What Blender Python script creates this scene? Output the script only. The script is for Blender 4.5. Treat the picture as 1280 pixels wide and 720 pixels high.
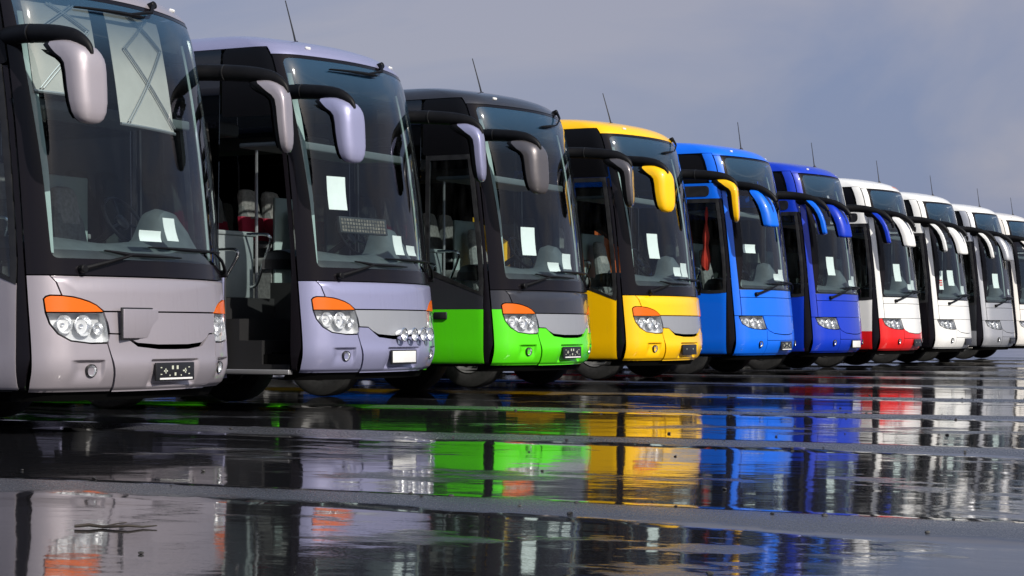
import bpy, bmesh, math, random
from mathutils import Vector, Matrix, noise as mnoise
R = math.radians
random.seed(7)
for o in list(bpy.data.objects): bpy.data.objects.remove(o)
SC = bpy.context.scene
COL = SC.collection

# ------------------------------------------------------------------ camera, sky, sun, exposure
F_PX, CAM_D, CAM_H = 2450.0, 10.3, 0.83
TH = math.atan(1220 / F_PX)
cd = bpy.data.cameras.new('camera'); cam = bpy.data.objects.new('camera', cd); COL.objects.link(cam)
cd.sensor_width = 36; cd.lens = F_PX / 1280 * 36; cd.shift_y = 52 / 1280; cd.clip_start = .1; cd.clip_end = 3000
cam.location = (0, -CAM_D, CAM_H); cam.rotation_euler = (R(90), 0, -(R(90) - TH))
SC.camera = cam

SUN_AZ, SUN_EL = R(-21), R(34)          # azimuth from -Y towards +X
sv = Vector((math.sin(SUN_AZ) * math.cos(SUN_EL), -math.cos(SUN_AZ) * math.cos(SUN_EL), math.sin(SUN_EL)))
sl = bpy.data.lights.new('sun', 'SUN'); so = bpy.data.objects.new('sun', sl); COL.objects.link(so)
sl.energy = 4.8; sl.angle = R(.6); sl.color = (1, .95, .87)
so.rotation_euler = sv.to_track_quat('Z', 'Y').to_euler(); so.location = (0, -20, 30)

W = bpy.data.worlds.new('World'); SC.world = W; W.use_nodes = True
nt = W.node_tree; nt.nodes.clear()
def N(t, tp, **kw):
    n = t.nodes.new(tp)
    for k, v in kw.items():
        if k.startswith('i_'): n.inputs[int(k[2:]) if k[2:].isdigit() else k[2:].replace('_', ' ')].default_value = v
        else: setattr(n, k, v)
    return n
sky = N(nt, 'ShaderNodeTexSky', sky_type='NISHITA'); sky.sun_disc = False
sky.sun_elevation = SUN_EL; sky.sun_rotation = R(180) - SUN_AZ; sky.air_density = 1.2; sky.dust_density = 2.0
tc = N(nt, 'ShaderNodeTexCoord'); mp = N(nt, 'ShaderNodeMapping'); mp.inputs['Scale'].default_value = (1.0, 1.0, 2.6); mp.inputs['Location'].default_value = (8.22, 4.26, 1.98)
n1 = N(nt, 'ShaderNodeTexNoise'); n1.inputs['Scale'].default_value = 3.6; n1.inputs['Detail'].default_value = 6; n1.inputs['Roughness'].default_value = .52
n1.inputs['Distortion'].default_value = .5
cr = N(nt, 'ShaderNodeValToRGB')
cr.color_ramp.elements[0].position = .40; cr.color_ramp.elements[0].color = (1.32, 1.60, 2.66, 1)
cr.color_ramp.elements[1].position = .60; cr.color_ramp.elements[1].color = (2.20, 2.20, 2.82, 1)
mx = N(nt, 'ShaderNodeMixRGB')
sx = N(nt, 'ShaderNodeSeparateXYZ'); mz = N(nt, 'ShaderNodeMapRange')
for k_, v_ in (('From Min', .22), ('From Max', .62), ('To Min', .9), ('To Max', .10)): mz.inputs[k_].default_value = v_
bg = N(nt, 'ShaderNodeBackground'); bg.inputs['Strength'].default_value = .15
wo = N(nt, 'ShaderNodeOutputWorld')
L = nt.links.new
L(tc.outputs['Generated'], mp.inputs['Vector']); L(mp.outputs['Vector'], n1.inputs['Vector']); L(n1.outputs['Fac'], cr.inputs['Fac'])
L(tc.outputs['Generated'], sx.inputs[0]); L(sx.outputs['Z'], mz.inputs['Value']); L(mz.outputs['Result'], mx.inputs['Fac'])
L(sky.outputs['Color'], mx.inputs['Color1']); L(cr.outputs['Color'], mx.inputs['Color2']); L(mx.outputs['Color'], bg.inputs['Color']); L(bg.outputs['Background'], wo.inputs['Surface'])

SC.render.engine = 'CYCLES'
SC.view_settings.view_transform = 'Standard'; SC.view_settings.look = 'None'; SC.view_settings.gamma = 1; SC.view_settings.exposure = 0
SC.view_settings.use_curve_mapping = False
try:
    SC.cycles.max_bounces = 14; SC.cycles.transparent_max_bounces = 24; SC.cycles.glossy_bounces = 6
except Exception: pass

# ------------------------------------------------------------------ materials
MATS = {}
def new_mat(name):
    m = bpy.data.materials.new(name); m.use_nodes = True; t = m.node_tree; t.nodes.clear()
    o = N(t, 'ShaderNodeOutputMaterial'); MATS[name] = m
    return m, t, o
def princ(name, col, rough=.5, metal=0., coat=0., crough=.03, var=.0, vscale=6., bump=0., bscale=60., spec=.5, emis=None, trans=0., rvar=0.):
    m, t, o = new_mat(name)
    b = N(t, 'ShaderNodeBsdfPrincipled')
    b.inputs['Base Color'].default_value = (*col, 1); b.inputs['Roughness'].default_value = rough; b.inputs['Metallic'].default_value = metal
    b.inputs['Coat Weight'].default_value = coat; b.inputs['Coat Roughness'].default_value = crough; b.inputs['Specular IOR Level'].default_value = spec
    b.inputs['Transmission Weight'].default_value = trans
    c = N(t, 'ShaderNodeTexCoord')
    if var or rvar:
        nz = N(t, 'ShaderNodeTexNoise'); nz.inputs['Scale'].default_value = vscale; nz.inputs['Detail'].default_value = 5
        t.links.new(c.outputs['Object'], nz.inputs['Vector'])
    if var:
        mr = N(t, 'ShaderNodeMapRange'); mr.inputs['From Min'].default_value = .3; mr.inputs['From Max'].default_value = .7
        mr.inputs['To Min'].default_value = 1 - var; mr.inputs['To Max'].default_value = 1 + var
        t.links.new(nz.outputs['Fac'], mr.inputs['Value'])
        mu = N(t, 'ShaderNodeVectorMath', operation='SCALE'); mu.inputs[0].default_value = col
        t.links.new(mr.outputs['Result'], mu.inputs['Scale']); t.links.new(mu.outputs['Vector'], b.inputs['Base Color'])
    if rvar:
        mr2 = N(t, 'ShaderNodeMapRange'); mr2.inputs['From Min'].default_value = .3; mr2.inputs['From Max'].default_value = .7
        mr2.inputs['To Min'].default_value = max(0, rough - rvar); mr2.inputs['To Max'].default_value = rough + rvar
        t.links.new(nz.outputs['Fac'], mr2.inputs['Value']); t.links.new(mr2.outputs['Result'], b.inputs['Roughness'])
    if bump:
        nb = N(t, 'ShaderNodeTexNoise'); nb.inputs['Scale'].default_value = bscale; nb.inputs['Detail'].default_value = 3
        t.links.new(c.outputs['Object'], nb.inputs['Vector'])
        bp = N(t, 'ShaderNodeBump'); bp.inputs['Strength'].default_value = bump; bp.inputs['Distance'].default_value = .01
        t.links.new(nb.outputs['Fac'], bp.inputs['Height']); t.links.new(bp.outputs['Normal'], b.inputs['Normal'])
    t.links.new(b.outputs['BSDF'], o.inputs['Surface'])
    return m
def paint(name, col, metal=0., rough=.38):
    """two-layer car paint with road film: fine dirt speckle and streaks that thicken with noise"""
    m, t, o = new_mat(name)
    b = N(t, 'ShaderNodeBsdfPrincipled'); b.inputs['Metallic'].default_value = metal
    b.inputs['Coat Weight'].default_value = .7; b.inputs['Coat Roughness'].default_value = .04; b.inputs['Specular IOR Level'].default_value = .25
    c = N(t, 'ShaderNodeTexCoord')
    n1 = N(t, 'ShaderNodeTexNoise'); n1.inputs['Scale'].default_value = 3.0; n1.inputs['Detail'].default_value = 8; n1.inputs['Roughness'].default_value = .7
    t.links.new(c.outputs['Object'], n1.inputs['Vector'])
    mp_ = N(t, 'ShaderNodeMapping'); mp_.inputs['Scale'].default_value = (26, 26, 2.2)
    n2 = N(t, 'ShaderNodeTexNoise'); n2.inputs['Scale'].default_value = 1.0; n2.inputs['Detail'].default_value = 3
    t.links.new(c.outputs['Object'], mp_.inputs['Vector']); t.links.new(mp_.outputs['Vector'], n2.inputs['Vector'])
    mul = N(t, 'ShaderNodeMath', operation='MULTIPLY'); t.links.new(n1.outputs['Fac'], mul.inputs[0]); t.links.new(n2.outputs['Fac'], mul.inputs[1])
    mr = N(t, 'ShaderNodeMapRange'); mr.inputs['From Min'].default_value = .26; mr.inputs['From Max'].default_value = .50; mr.inputs['To Max'].default_value = .22
    t.links.new(mul.outputs[0], mr.inputs['Value'])
    mx = N(t, 'ShaderNodeMixRGB'); mx.inputs['Color1'].default_value = (*col, 1)
    mx.inputs['Color2'].default_value = (*[v * .55 + .035 for v in col], 1)
    t.links.new(mr.outputs['Result'], mx.inputs['Fac']); t.links.new(mx.outputs['Color'], b.inputs['Base Color'])
    mr2 = N(t, 'ShaderNodeMapRange'); mr2.inputs['To Max'].default_value = rough + .25; mr2.inputs['To Min'].default_value = rough; mr2.inputs['From Max'].default_value = .3
    t.links.new(mr.outputs['Result'], mr2.inputs['Value']); t.links.new(mr2.outputs['Result'], b.inputs['Roughness'])
    nb = N(t, 'ShaderNodeTexNoise'); nb.inputs['Scale'].default_value = 7; nb.inputs['Detail'].default_value = 1
    t.links.new(c.outputs['Object'], nb.inputs['Vector'])
    bp = N(t, 'ShaderNodeBump'); bp.inputs['Strength'].default_value = .12; bp.inputs['Distance'].default_value = .01
    t.links.new(nb.outputs['Fac'], bp.inputs['Height']); t.links.new(bp.outputs['Normal'], b.inputs['Normal']); t.links.new(bp.outputs['Normal'], b.inputs['Coat Normal'])
    t.links.new(b.outputs['BSDF'], o.inputs['Surface'])
    return m
def glass(name, tint, refl0=.07, rough=0.0, bump=.0, dirt=.0, band=None):
    """thin pane: Schlick reflection over a tinted transparency, a little dust on the outside"""
    m, t, o = new_mat(name)
    g = N(t, 'ShaderNodeNewGeometry')
    d = N(t, 'ShaderNodeVectorMath', operation='DOT_PRODUCT'); t.links.new(g.outputs['Normal'], d.inputs[0]); t.links.new(g.outputs['Incoming'], d.inputs[1])
    a = N(t, 'ShaderNodeMath', operation='ABSOLUTE'); t.links.new(d.outputs['Value'], a.inputs[0])
    s = N(t, 'ShaderNodeMath', operation='SUBTRACT'); s.inputs[0].default_value = 1; t.links.new(a.outputs[0], s.inputs[1])
    p = N(t, 'ShaderNodeMath', operation='POWER'); p.inputs[1].default_value = 4.2; t.links.new(s.outputs[0], p.inputs[0])
    f = N(t, 'ShaderNodeMath', operation='MULTIPLY_ADD'); f.inputs[1].default_value = 1 - refl0; f.inputs[2].default_value = refl0; f.use_clamp = True
    t.links.new(p.outputs[0], f.inputs[0])
    tr = N(t, 'ShaderNodeBsdfTransparent'); tr.inputs['Color'].default_value = (*tint, 1)
    gl = N(t, 'ShaderNodeBsdfGlossy'); gl.inputs['Roughness'].default_value = rough
    mxs = N(t, 'ShaderNodeMixShader'); t.links.new(f.outputs[0], mxs.inputs[0]); t.links.new(tr.outputs[0], mxs.inputs[1]); t.links.new(gl.outputs[0], mxs.inputs[2])
    last = mxs
    c = N(t, 'ShaderNodeTexCoord')
    if bump:
        nb = N(t, 'ShaderNodeTexNoise'); nb.inputs['Scale'].default_value = 2.5; nb.inputs['Detail'].default_value = 1
        t.links.new(c.outputs['Object'], nb.inputs['Vector'])
        bp = N(t, 'ShaderNodeBump'); bp.inputs['Strength'].default_value = bump; bp.inputs['Distance'].default_value = .02
        t.links.new(nb.outputs['Fac'], bp.inputs['Height']); t.links.new(bp.outputs['Normal'], gl.inputs['Normal'])
    if dirt:
        nz = N(t, 'ShaderNodeTexNoise'); nz.inputs['Scale'].default_value = 4; nz.inputs['Detail'].default_value = 7
        mpx = N(t, 'ShaderNodeMapping'); mpx.inputs['Scale'].default_value = (3, 3, .5)
        t.links.new(c.outputs['Object'], mpx.inputs['Vector']); t.links.new(mpx.outputs['Vector'], nz.inputs['Vector'])
        mr = N(t, 'ShaderNodeMapRange'); mr.inputs['From Min'].default_value = .42; mr.inputs['From Max'].default_value = .8; mr.inputs['To Max'].default_value = dirt
        t.links.new(nz.outputs['Fac'], mr.inputs['Value'])
        df = N(t, 'ShaderNodeBsdfDiffuse'); df.inputs['Color'].default_value = (.45, .47, .48, 1)
        m2 = N(t, 'ShaderNodeMixShader'); t.links.new(mr.outputs['Result'], m2.inputs[0]); t.links.new(mxs.outputs[0], m2.inputs[1]); t.links.new(df.outputs[0], m2.inputs[2]); last = m2
    if band:                                                        # blue band mixed over the pane, growing stronger towards its top
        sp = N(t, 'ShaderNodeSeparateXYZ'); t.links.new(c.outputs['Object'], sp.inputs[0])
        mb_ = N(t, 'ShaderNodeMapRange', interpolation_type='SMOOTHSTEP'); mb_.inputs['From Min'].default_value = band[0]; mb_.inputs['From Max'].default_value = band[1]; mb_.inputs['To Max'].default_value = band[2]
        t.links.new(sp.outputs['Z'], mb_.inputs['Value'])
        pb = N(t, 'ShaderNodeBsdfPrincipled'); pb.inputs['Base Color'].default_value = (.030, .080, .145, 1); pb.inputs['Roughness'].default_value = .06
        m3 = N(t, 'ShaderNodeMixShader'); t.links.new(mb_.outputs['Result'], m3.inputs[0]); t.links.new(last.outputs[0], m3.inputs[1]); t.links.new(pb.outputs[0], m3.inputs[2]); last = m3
    t.links.new(last.outputs[0], o.inputs['Surface'])
    return m

paint('silver_mauve', (.33, .30, .33), .35, .40)
paint('lavender_silver', (.275, .28, .43), .30, .36)
paint('charcoal_paint', (.034, .035, .043), .3, .30)
paint('lime_green', (.085, .66, .006))
paint('golden_yellow', (.90, .50, .001))
paint('azure_blue', (.002, .135, .78))
paint('royal_blue', (.003, .034, .46))
paint('white_paint', (.76, .76, .74))
paint('signal_red', (.68, .012, .012))
paint('silver_paint', (.42, .43, .46), .5, .35)
paint('cream_white', (.72, .69, .65))
paint('grille_silver', (.42, .43, .45), .55, .40)
paint('graphite_paint', (.13, .12, .125), .55, .34)
paint('dark_grey_paint', (.03, .032, .038), .2, .3)
princ('orange_strip', (.75, .16, .03), .4, coat=.5)
princ('black_gloss', (.007, .006, .008), .13, spec=.22, bump=.03, bscale=9)
princ('pane_black', (.004, .004, .005), .28, spec=.16)
princ('black_trim', (.012, .012, .013), .45, var=.3, vscale=9, rvar=.12)
princ('black_void', (.003, .003, .003), .9, spec=.05)
princ('arm_black', (.005, .005, .006), .5, var=.25, vscale=12, bump=.08, bscale=220, spec=.16)
princ('rubber', (.018, .018, .018), .75, var=.35, vscale=20, bump=.3, bscale=90)
princ('rim_steel', (.10, .10, .10), .6, .3, var=.4, vscale=10)
princ('chrome', (.82, .83, .85), .09, 1.)
princ('reflector', (.80, .81, .82), .24, .8, bump=.5, bscale=34)
princ('lamp_bowl', (.62, .63, .64), .38, .35, bump=.3, bscale=22)
princ('orange_lens', (.66, .115, .0), .42, coat=.5, crough=.03, bump=.2, bscale=120, spec=.2)
princ('plate_black', (.012, .012, .013), .35)
princ('plate_white', (.74, .74, .72), .4, coat=.3, var=.05, vscale=12)
princ('plate_mark', (.50, .52, .42), .5)
princ('paper', (.80, .80, .78), .8, var=.03, vscale=14)
princ('dash_grey', (.065, .078, .082), .62, var=.18, vscale=8, bump=.05, bscale=150)
princ('dash_dark', (.022, .024, .026), .55, var=.2, vscale=8)
princ('trim_grey', (.26, .29, .29), .5, var=.1, vscale=5)
princ('panel_grey', (.19, .22, .225), .5, var=.12, vscale=5)
princ('panel_teal', (.27, .34, .33), .5, var=.08, vscale=5)
princ('trim_dim', (.10, .115, .12), .5, var=.1, vscale=5)
princ('floor_dark', (.012, .012, .013), .6)
princ('lining_dark', (.030, .032, .035), .8, var=.2, vscale=4)
princ('seat_grey', (.15, .155, .155), .9, var=.3, vscale=30, bump=.3, bscale=160)
princ('seat_light', (.27, .26, .25), .9, var=.25, vscale=30, bump=.3, bscale=160)
princ('cover_red', (.45, .02, .06), .85, var=.1)
princ('blind_cream', (.40, .37, .35), .8, var=.06, vscale=6)
princ('steel_rail', (.70, .71, .72), .18, 1.)
princ('steel_dull', (.34, .34, .35), .42, .6)
princ('pennant_red', (.60, .03, .012), .75, var=.2, vscale=10)
princ('led_board', (.14, .12, .10), .5, var=.6, vscale=26)
princ('red_mark', (.65, .05, .04), .6)
princ('amber_mark', (.65, .38, .06), .6)
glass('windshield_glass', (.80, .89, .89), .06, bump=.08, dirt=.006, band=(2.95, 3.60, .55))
glass('door_glass', (.72, .80, .80), .08, dirt=.015)
glass('side_glass', (.10, .115, .12), .10, bump=.05)
glass('lamp_glass', (.95, .96, .97), .06)
princ('mirror_glass', (.85, .87, .88), .02, 1.)

# wet asphalt: a water film in the dips, coarse wet aggregate standing out elsewhere
def asphalt():
    m, t, o = new_mat('wet_asphalt'); K = t.links.new
    b = N(t, 'ShaderNodeBsdfPrincipled')
    g = N(t, 'ShaderNodeNewGeometry'); 
    at = N(t, 'ShaderNodeAttribute'); at.attribute_name = 'ridge'
    def noise(sc, det=4, scale=(1, 1, 1), rough=.5):
        mp_ = N(t, 'ShaderNodeMapping'); mp_.inputs['Scale'].default_value = scale
        n_ = N(t, 'ShaderNodeTexNoise'); n_.inputs['Scale'].default_value = sc; n_.inputs['Detail'].default_value = det; n_.inputs['Roughness'].default_value = rough
        K(g.outputs['Position'], mp_.inputs['Vector']); K(mp_.outputs['Vector'], n_.inputs['Vector']); return n_
    def mrange(src, a, b_, c, d):
        r_ = N(t, 'ShaderNodeMapRange'); r_.inputs['From Min'].default_value = a; r_.inputs['From Max'].default_value = b_
        r_.inputs['To Min'].default_value = c; r_.inputs['To Max'].default_value = d; K(src, r_.inputs['Value']); return r_.outputs['Result']
    def math_(op, a, b_=None, cl=False):
        n_ = N(t, 'ShaderNodeMath', operation=op); n_.use_clamp = cl
        for i, v in enumerate((a, b_)):
            if v is None: continue
            if isinstance(v, (int, float)): n_.inputs[i].default_value = v
            else: K(v, n_.inputs[i])
        return n_.outputs[0]
    big = noise(.55, 5, (1, .42, 1), .6); mid = noise(3.2, 4, (1, .5, 1), .6); fine = noise(75, 3); agg = noise(240, 2)
    # wetness: 1 = standing water
    lo = math_('ADD', mrange(big.outputs['Fac'], .44, .64, 0, 1), mrange(mid.outputs['Fac'], .35, .65, -.35, .35))
    dry = math_('ADD', math_('MULTIPLY', at.outputs['Fac'], .95), math_('MULTIPLY', lo, .50), True)
    # hard edged shore
    wet = mrange(dry, .38, .60, 1, 0)
    rr = mrange(wet, 0, 1, .25, .042)
    rr = math_('ADD', rr, mrange(fine.outputs['Fac'], .35, .7, -.02, .05)); rr = math_('MAXIMUM', rr, .015)
    K(rr, b.inputs['Roughness'])
    cmx = N(t, 'ShaderNodeMixRGB'); cmx.inputs['Color1'].default_value = (.050, .052, .060, 1); cmx.inputs['Color2'].default_value = (.013, .013, .015, 1)
    K(wet, cmx.inputs['Fac'])
    vr = N(t, 'ShaderNodeMixRGB', blend_type='MULTIPLY'); vr.inputs['Fac'].default_value = 1; K(cmx.outputs['Color'], vr.inputs['Color1'])
    gr = N(t, 'ShaderNodeCombineColor'); v_ = mrange(agg.outputs['Fac'], .3, .7, .55, 1.45)
    for i in range(3): K(v_, gr.inputs[i])
    K(gr.outputs['Color'], vr.inputs['Color2']); K(vr.outputs['Color'], b.inputs['Base Color'])
    # relief: ripples on water, aggregate out of it
    rip = noise(2.2, 3, (1, .6, 1)); 
    h = math_('ADD', math_('MULTIPLY', math_('MULTIPLY', fine.outputs['Fac'], math_('SUBTRACT', 1, wet)), .0022), math_('MULTIPLY', rip.outputs['Fac'], .0028))
    h = math_('ADD', h, math_('MULTIPLY', math_('MULTIPLY', agg.outputs['Fac'], math_('SUBTRACT', 1, wet)), .0010))
    bp = N(t, 'ShaderNodeBump'); bp.inputs['Strength'].default_value = 1; bp.inputs['Distance'].default_value = 1
    K(h, bp.inputs['Height']); K(bp.outputs['Normal'], b.inputs['Normal'])
    b.inputs['IOR'].default_value = 1.36
    K(b.outputs['BSDF'], o.inputs['Surface']); return m
asphalt()

# ------------------------------------------------------------------ mesh helpers
def curve(pts, n=5):
    pts = [Vector(p) for p in pts]; out = []
    for i in range(len(pts) - 1):
        p0, p1, p2, p3 = [pts[max(0, min(len(pts) - 1, i + d))] for d in (-1, 0, 1, 2)]
        for j in range(n):
            t = j / n; out.append(.5 * ((2 * p1) + (p2 - p0) * t + (2 * p0 - 5 * p1 + 4 * p2 - p3) * t * t + (3 * p1 - p0 - 3 * p2 + p3) * t ** 3))
    return out + [pts[-1]]
class MB:
    def __init__(s): s.v = []; s.f = []; s.m = []; s.n = {}
    def add(s, vs, fs, mi=0):
        k = len(s.v); s.v += [tuple(p) for p in vs]; s.f += [tuple(i + k for i in f) for f in fs]; s.m += [mi] * len(fs); return s
    def box(s, x0, x1, y0, y1, z0, z1, bev=0., mi=0):
        if bev <= 0:
            vs = [(x, y, z) for x in (x0, x1) for y in (y0, y1) for z in (z0, z1)]
            return s.add(vs, [(0, 1, 3, 2), (4, 6, 7, 5), (0, 4, 5, 1), (2, 3, 7, 6), (0, 2, 6, 4), (1, 5, 7, 3)], mi)
        bm = bmesh.new(); bmesh.ops.create_cube(bm, size=1)
        for v in bm.verts: v.co = Vector(((x0 + x1) / 2 + v.co.x * (x1 - x0), (y0 + y1) / 2 + v.co.y * (y1 - y0), (z0 + z1) / 2 + v.co.z * (z1 - z0)))
        bmesh.ops.bevel(bm, geom=list(bm.edges), offset=bev, segments=3, affect='EDGES', profile=.5)
        return s.bm(bm, mi)
    def bm(s, bm, mi=0):
        bm.verts.index_update(); vs = [v.co[:] for v in bm.verts]; fs = [[v.index for v in f.verts] for f in bm.faces]; bm.free(); return s.add(vs, fs, mi)
    def tube(s, pts, rad, n=10, cap=True, flat=None, mi=0):
        """round or elliptical tube; rad = radius or list; flat = (side factor, up factor) on the local frame"""
        pts = [Vector(p) for p in pts]; k = len(pts); rings = []
        for i, p in enumerate(pts):
            d = (pts[min(i + 1, k - 1)] - pts[max(i - 1, 0)]).normalized()
            up = Vector((0, 0, 1)) if abs(d.z) < .9 else Vector((0, 1, 0))
            a = d.cross(up).normalized(); b_ = a.cross(d).normalized()
            r_ = rad[i] if isinstance(rad, (list, tuple)) else rad
            fa, fb = flat if flat else (1, 1)
            rings.append([p + a * math.cos(2 * math.pi * j / n) * r_ * fa + b_ * math.sin(2 * math.pi * j / n) * r_ * fb for j in range(n)])
        vs = [q for r_ in rings for q in r_]; fs = []
        for i in range(k - 1):
            for j in range(n): fs.append((i * n + j, (i + 1) * n + j, (i + 1) * n + (j + 1) % n, i * n + (j + 1) % n))
        if cap: fs.append(tuple(range(n))); fs.append(tuple((k - 1) * n + j for j in reversed(range(n))))
        return s.add(vs, fs, mi)
    def lathe(s, prof, M, n=24, mi=0):
        """prof = [(radius, height along local z)]"""
        vs = []; fs = []; k = len(prof)
        for r_, h in prof:
            for j in range(n): vs.append(M @ Vector((r_ * math.cos(2 * math.pi * j / n), r_ * math.sin(2 * math.pi * j / n), h)))
        for i in range(k - 1):
            for j in range(n): fs.append((i * n + j, i * n + (j + 1) % n, (i + 1) * n + (j + 1) % n, (i + 1) * n + j))
        return s.add(vs, fs, mi)
    def loft(s, rings, cap=True, mi=0):
        n = len(rings[0]); vs = [p for r_ in rings for p in r_]; fs = []
        for i in range(len(rings) - 1):
            for j in range(n): fs.append((i * n + j, i * n + (j + 1) % n, (i + 1) * n + (j + 1) % n, (i + 1) * n + j))
        if cap: fs.append(tuple(reversed(range(n)))); fs.append(tuple((len(rings) - 1) * n + j for j in range(n)))
        return s.add(vs, fs, mi)
    def prism(s, poly, axis, a, b_, mi=0):
        """poly in the two other axes, extruded along axis"""
        def P(u, v, w): return {'x': (w, u, v), 'y': (u, w, v), 'z': (u, v, w)}[axis]
        n = len(poly); vs = [P(u, v, a) for u, v in poly] + [P(u, v, b_) for u, v in poly]
        fs = [tuple(range(n)), tuple(reversed(range(n, 2 * n)))] + [(i, i + n, (i + 1) % n + n, (i + 1) % n) for i in range(n)]
        return s.add(vs, fs, mi)
    def mesh(s, name, nmats=1, smooth=35):
        me = bpy.data.meshes.new(name); me.from_pydata(s.v, [], s.f); 
        ph = MATS['black_void']
        for i in range(nmats): me.materials.append(ph)
        me.polygons.foreach_set('material_index', s.m)
        if not s.n:
            bm = bmesh.new(); bm.from_mesh(me); bmesh.ops.recalc_face_normals(bm, faces=bm.faces); bm.to_mesh(me); bm.free()
        if smooth:
            me.polygons.foreach_set('use_smooth', [True] * len(me.polygons))
            if s.n: me.normals_split_custom_set_from_vertices([s.n.get(i, (0, 0, 0)) for i in range(len(s.v))])
            else: me.set_sharp_from_angle(angle=R(smooth))
        me.update(); return me
MESH = {}
def obj(name, me, mats, parent=None, loc=None, rot=None):
    o = bpy.data.objects.new(name, me); COL.objects.link(o)
    if me is not None:
        mats = mats if isinstance(mats, (list, tuple)) else [mats]
        for i in range(len(me.materials)):
            o.material_slots[i].link = 'OBJECT'; o.material_slots[i].material = MATS[mats[min(i, len(mats) - 1)]]
    if parent: o.parent = parent
    if loc: o.location = loc
    if rot: o.rotation_euler = rot
    return o
def tag(o, label, cat, group=None):
    o['label'] = label; o['category'] = cat
    if group: o['group'] = group
    return o

# ------------------------------------------------------------------ coach body surface
PROF = [(.42, .08, 1.25), (.46, .035, 1.28), (.60, -.02, 1.30), (.80, -.015, 1.30), (1.08, .01, 1.30), (1.32, .035, 1.297), (1.40, .045, 1.295), (2.2, .13, 1.285),
        (2.9, .232, 1.27), (3.25, .298, 1.262), (3.45, .342, 1.254), (3.60, .40, 1.242), (3.68, .455, 1.222), (3.76, .58, 1.17), (3.83, .85, 1.07), (3.88, 1.25, .9), (3.91, 2.1, .45)]
def _slopes(k):
    out = []
    for i in range(len(PROF)):
        a = PROF[max(i - 1, 0)]; b = PROF[min(i + 1, len(PROF) - 1)]; out.append((b[k] - a[k]) / (b[0] - a[0]))
    return out
SL = {1: _slopes(1), 2: _slopes(2)}
def prof(z):
    if z <= PROF[0][0]: return PROF[0][1], PROF[0][2]
    if z >= PROF[-1][0]: return PROF[-1][1], PROF[-1][2]
    for i in range(len(PROF) - 1):
        if z <= PROF[i + 1][0]:
            a, b = PROF[i], PROF[i + 1]; h = b[0] - a[0]; t = (z - a[0]) / h; r_ = []
            for k in (1, 2):
                m0 = SL[k][i] * h; m1 = SL[k][i + 1] * h
                r_.append((2 * t ** 3 - 3 * t * t + 1) * a[k] + (t ** 3 - 2 * t * t + t) * m0 + (3 * t * t - 2 * t ** 3) * b[k] + (t ** 3 - t * t) * m1)
            return r_
SAG = .20; P0 = math.atan(2 * SAG / 1.02); YEND = 12.1
def S(s, z):
    """front and sides: s = 0 nose, |s| = 1 where the corner starts, 1.5 where the flat side starts, 12.1 tail"""
    y0, hw = prof(z); a = min(1.02, hw * .8); r_ = (hw - a) / (1 - math.sin(P0)); t = abs(s)
    if t <= 1: x = a * t; y = y0 + SAG * t * t
    elif t <= 1.5:
        p = P0 + (math.pi / 2 - P0) * (t - 1) / .5
        x = a + r_ * (math.sin(p) - math.sin(P0)); y = y0 + SAG + r_ * (math.cos(P0) - math.cos(p))
    else:
        ys = y0 + SAG + r_ * math.cos(P0); x = hw; y = ys + (t - 1.5) * (YEND - ys) / (YEND - 1.5)
    return Vector((math.copysign(x, s), y, z))
def side_map(sg):
    def M(y, z):
        y0, hw = prof(z); a = min(1.02, hw * .8); r_ = (hw - a) / (1 - math.sin(P0)); t = y - y0 - SAG
        if t >= r_ * math.cos(P0): x = hw
        else:
            p = math.acos(max(-1, min(1, math.cos(P0) - t / r_))); x = a + r_ * (math.sin(p) - math.sin(P0))
        return Vector((sg * x, y, z))
    return M
SIDE = {-1: side_map(-1), 1: side_map(1)}
def pt(fm, u, v, off=0.):
    e = .004
    du = fm(u + e, v) - fm(u - e, v); dv = fm(u, v + e) - fm(u, v - e); n = du.cross(dv).normalized()
    p = fm(u, v); c = Vector((0, 3.0, p.z))
    if n.dot(p - c) < 0: n = -n
    return p + n * off, n
FRONT_U = [i * .125 for i in range(-8, 9)] + [sg * (1 + i * .0625) for sg in (-1, 1) for i in range(1, 9)] + [sg * (1.5 + i * 1.5) for sg in (-1, 1) for i in range(1, 8)]
SIDE_U = [.45 + i * .06 for i in range(12)] + [1.5 + i * 1.2 for i in range(9)]
ZL = [.42, .44, .46, .5, .55, .6, .7, .8, .95, 1.08, 1.2, 1.32, 1.4, 1.6, 1.8, 2.0, 2.2, 2.4, 2.6, 2.8, 2.9, 3.0, 3.15, 3.3, 3.45, 3.55, 3.6, 3.64, 3.68, 3.72, 3.76, 3.795, 3.83, 3.855, 3.88, 3.895]
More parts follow.
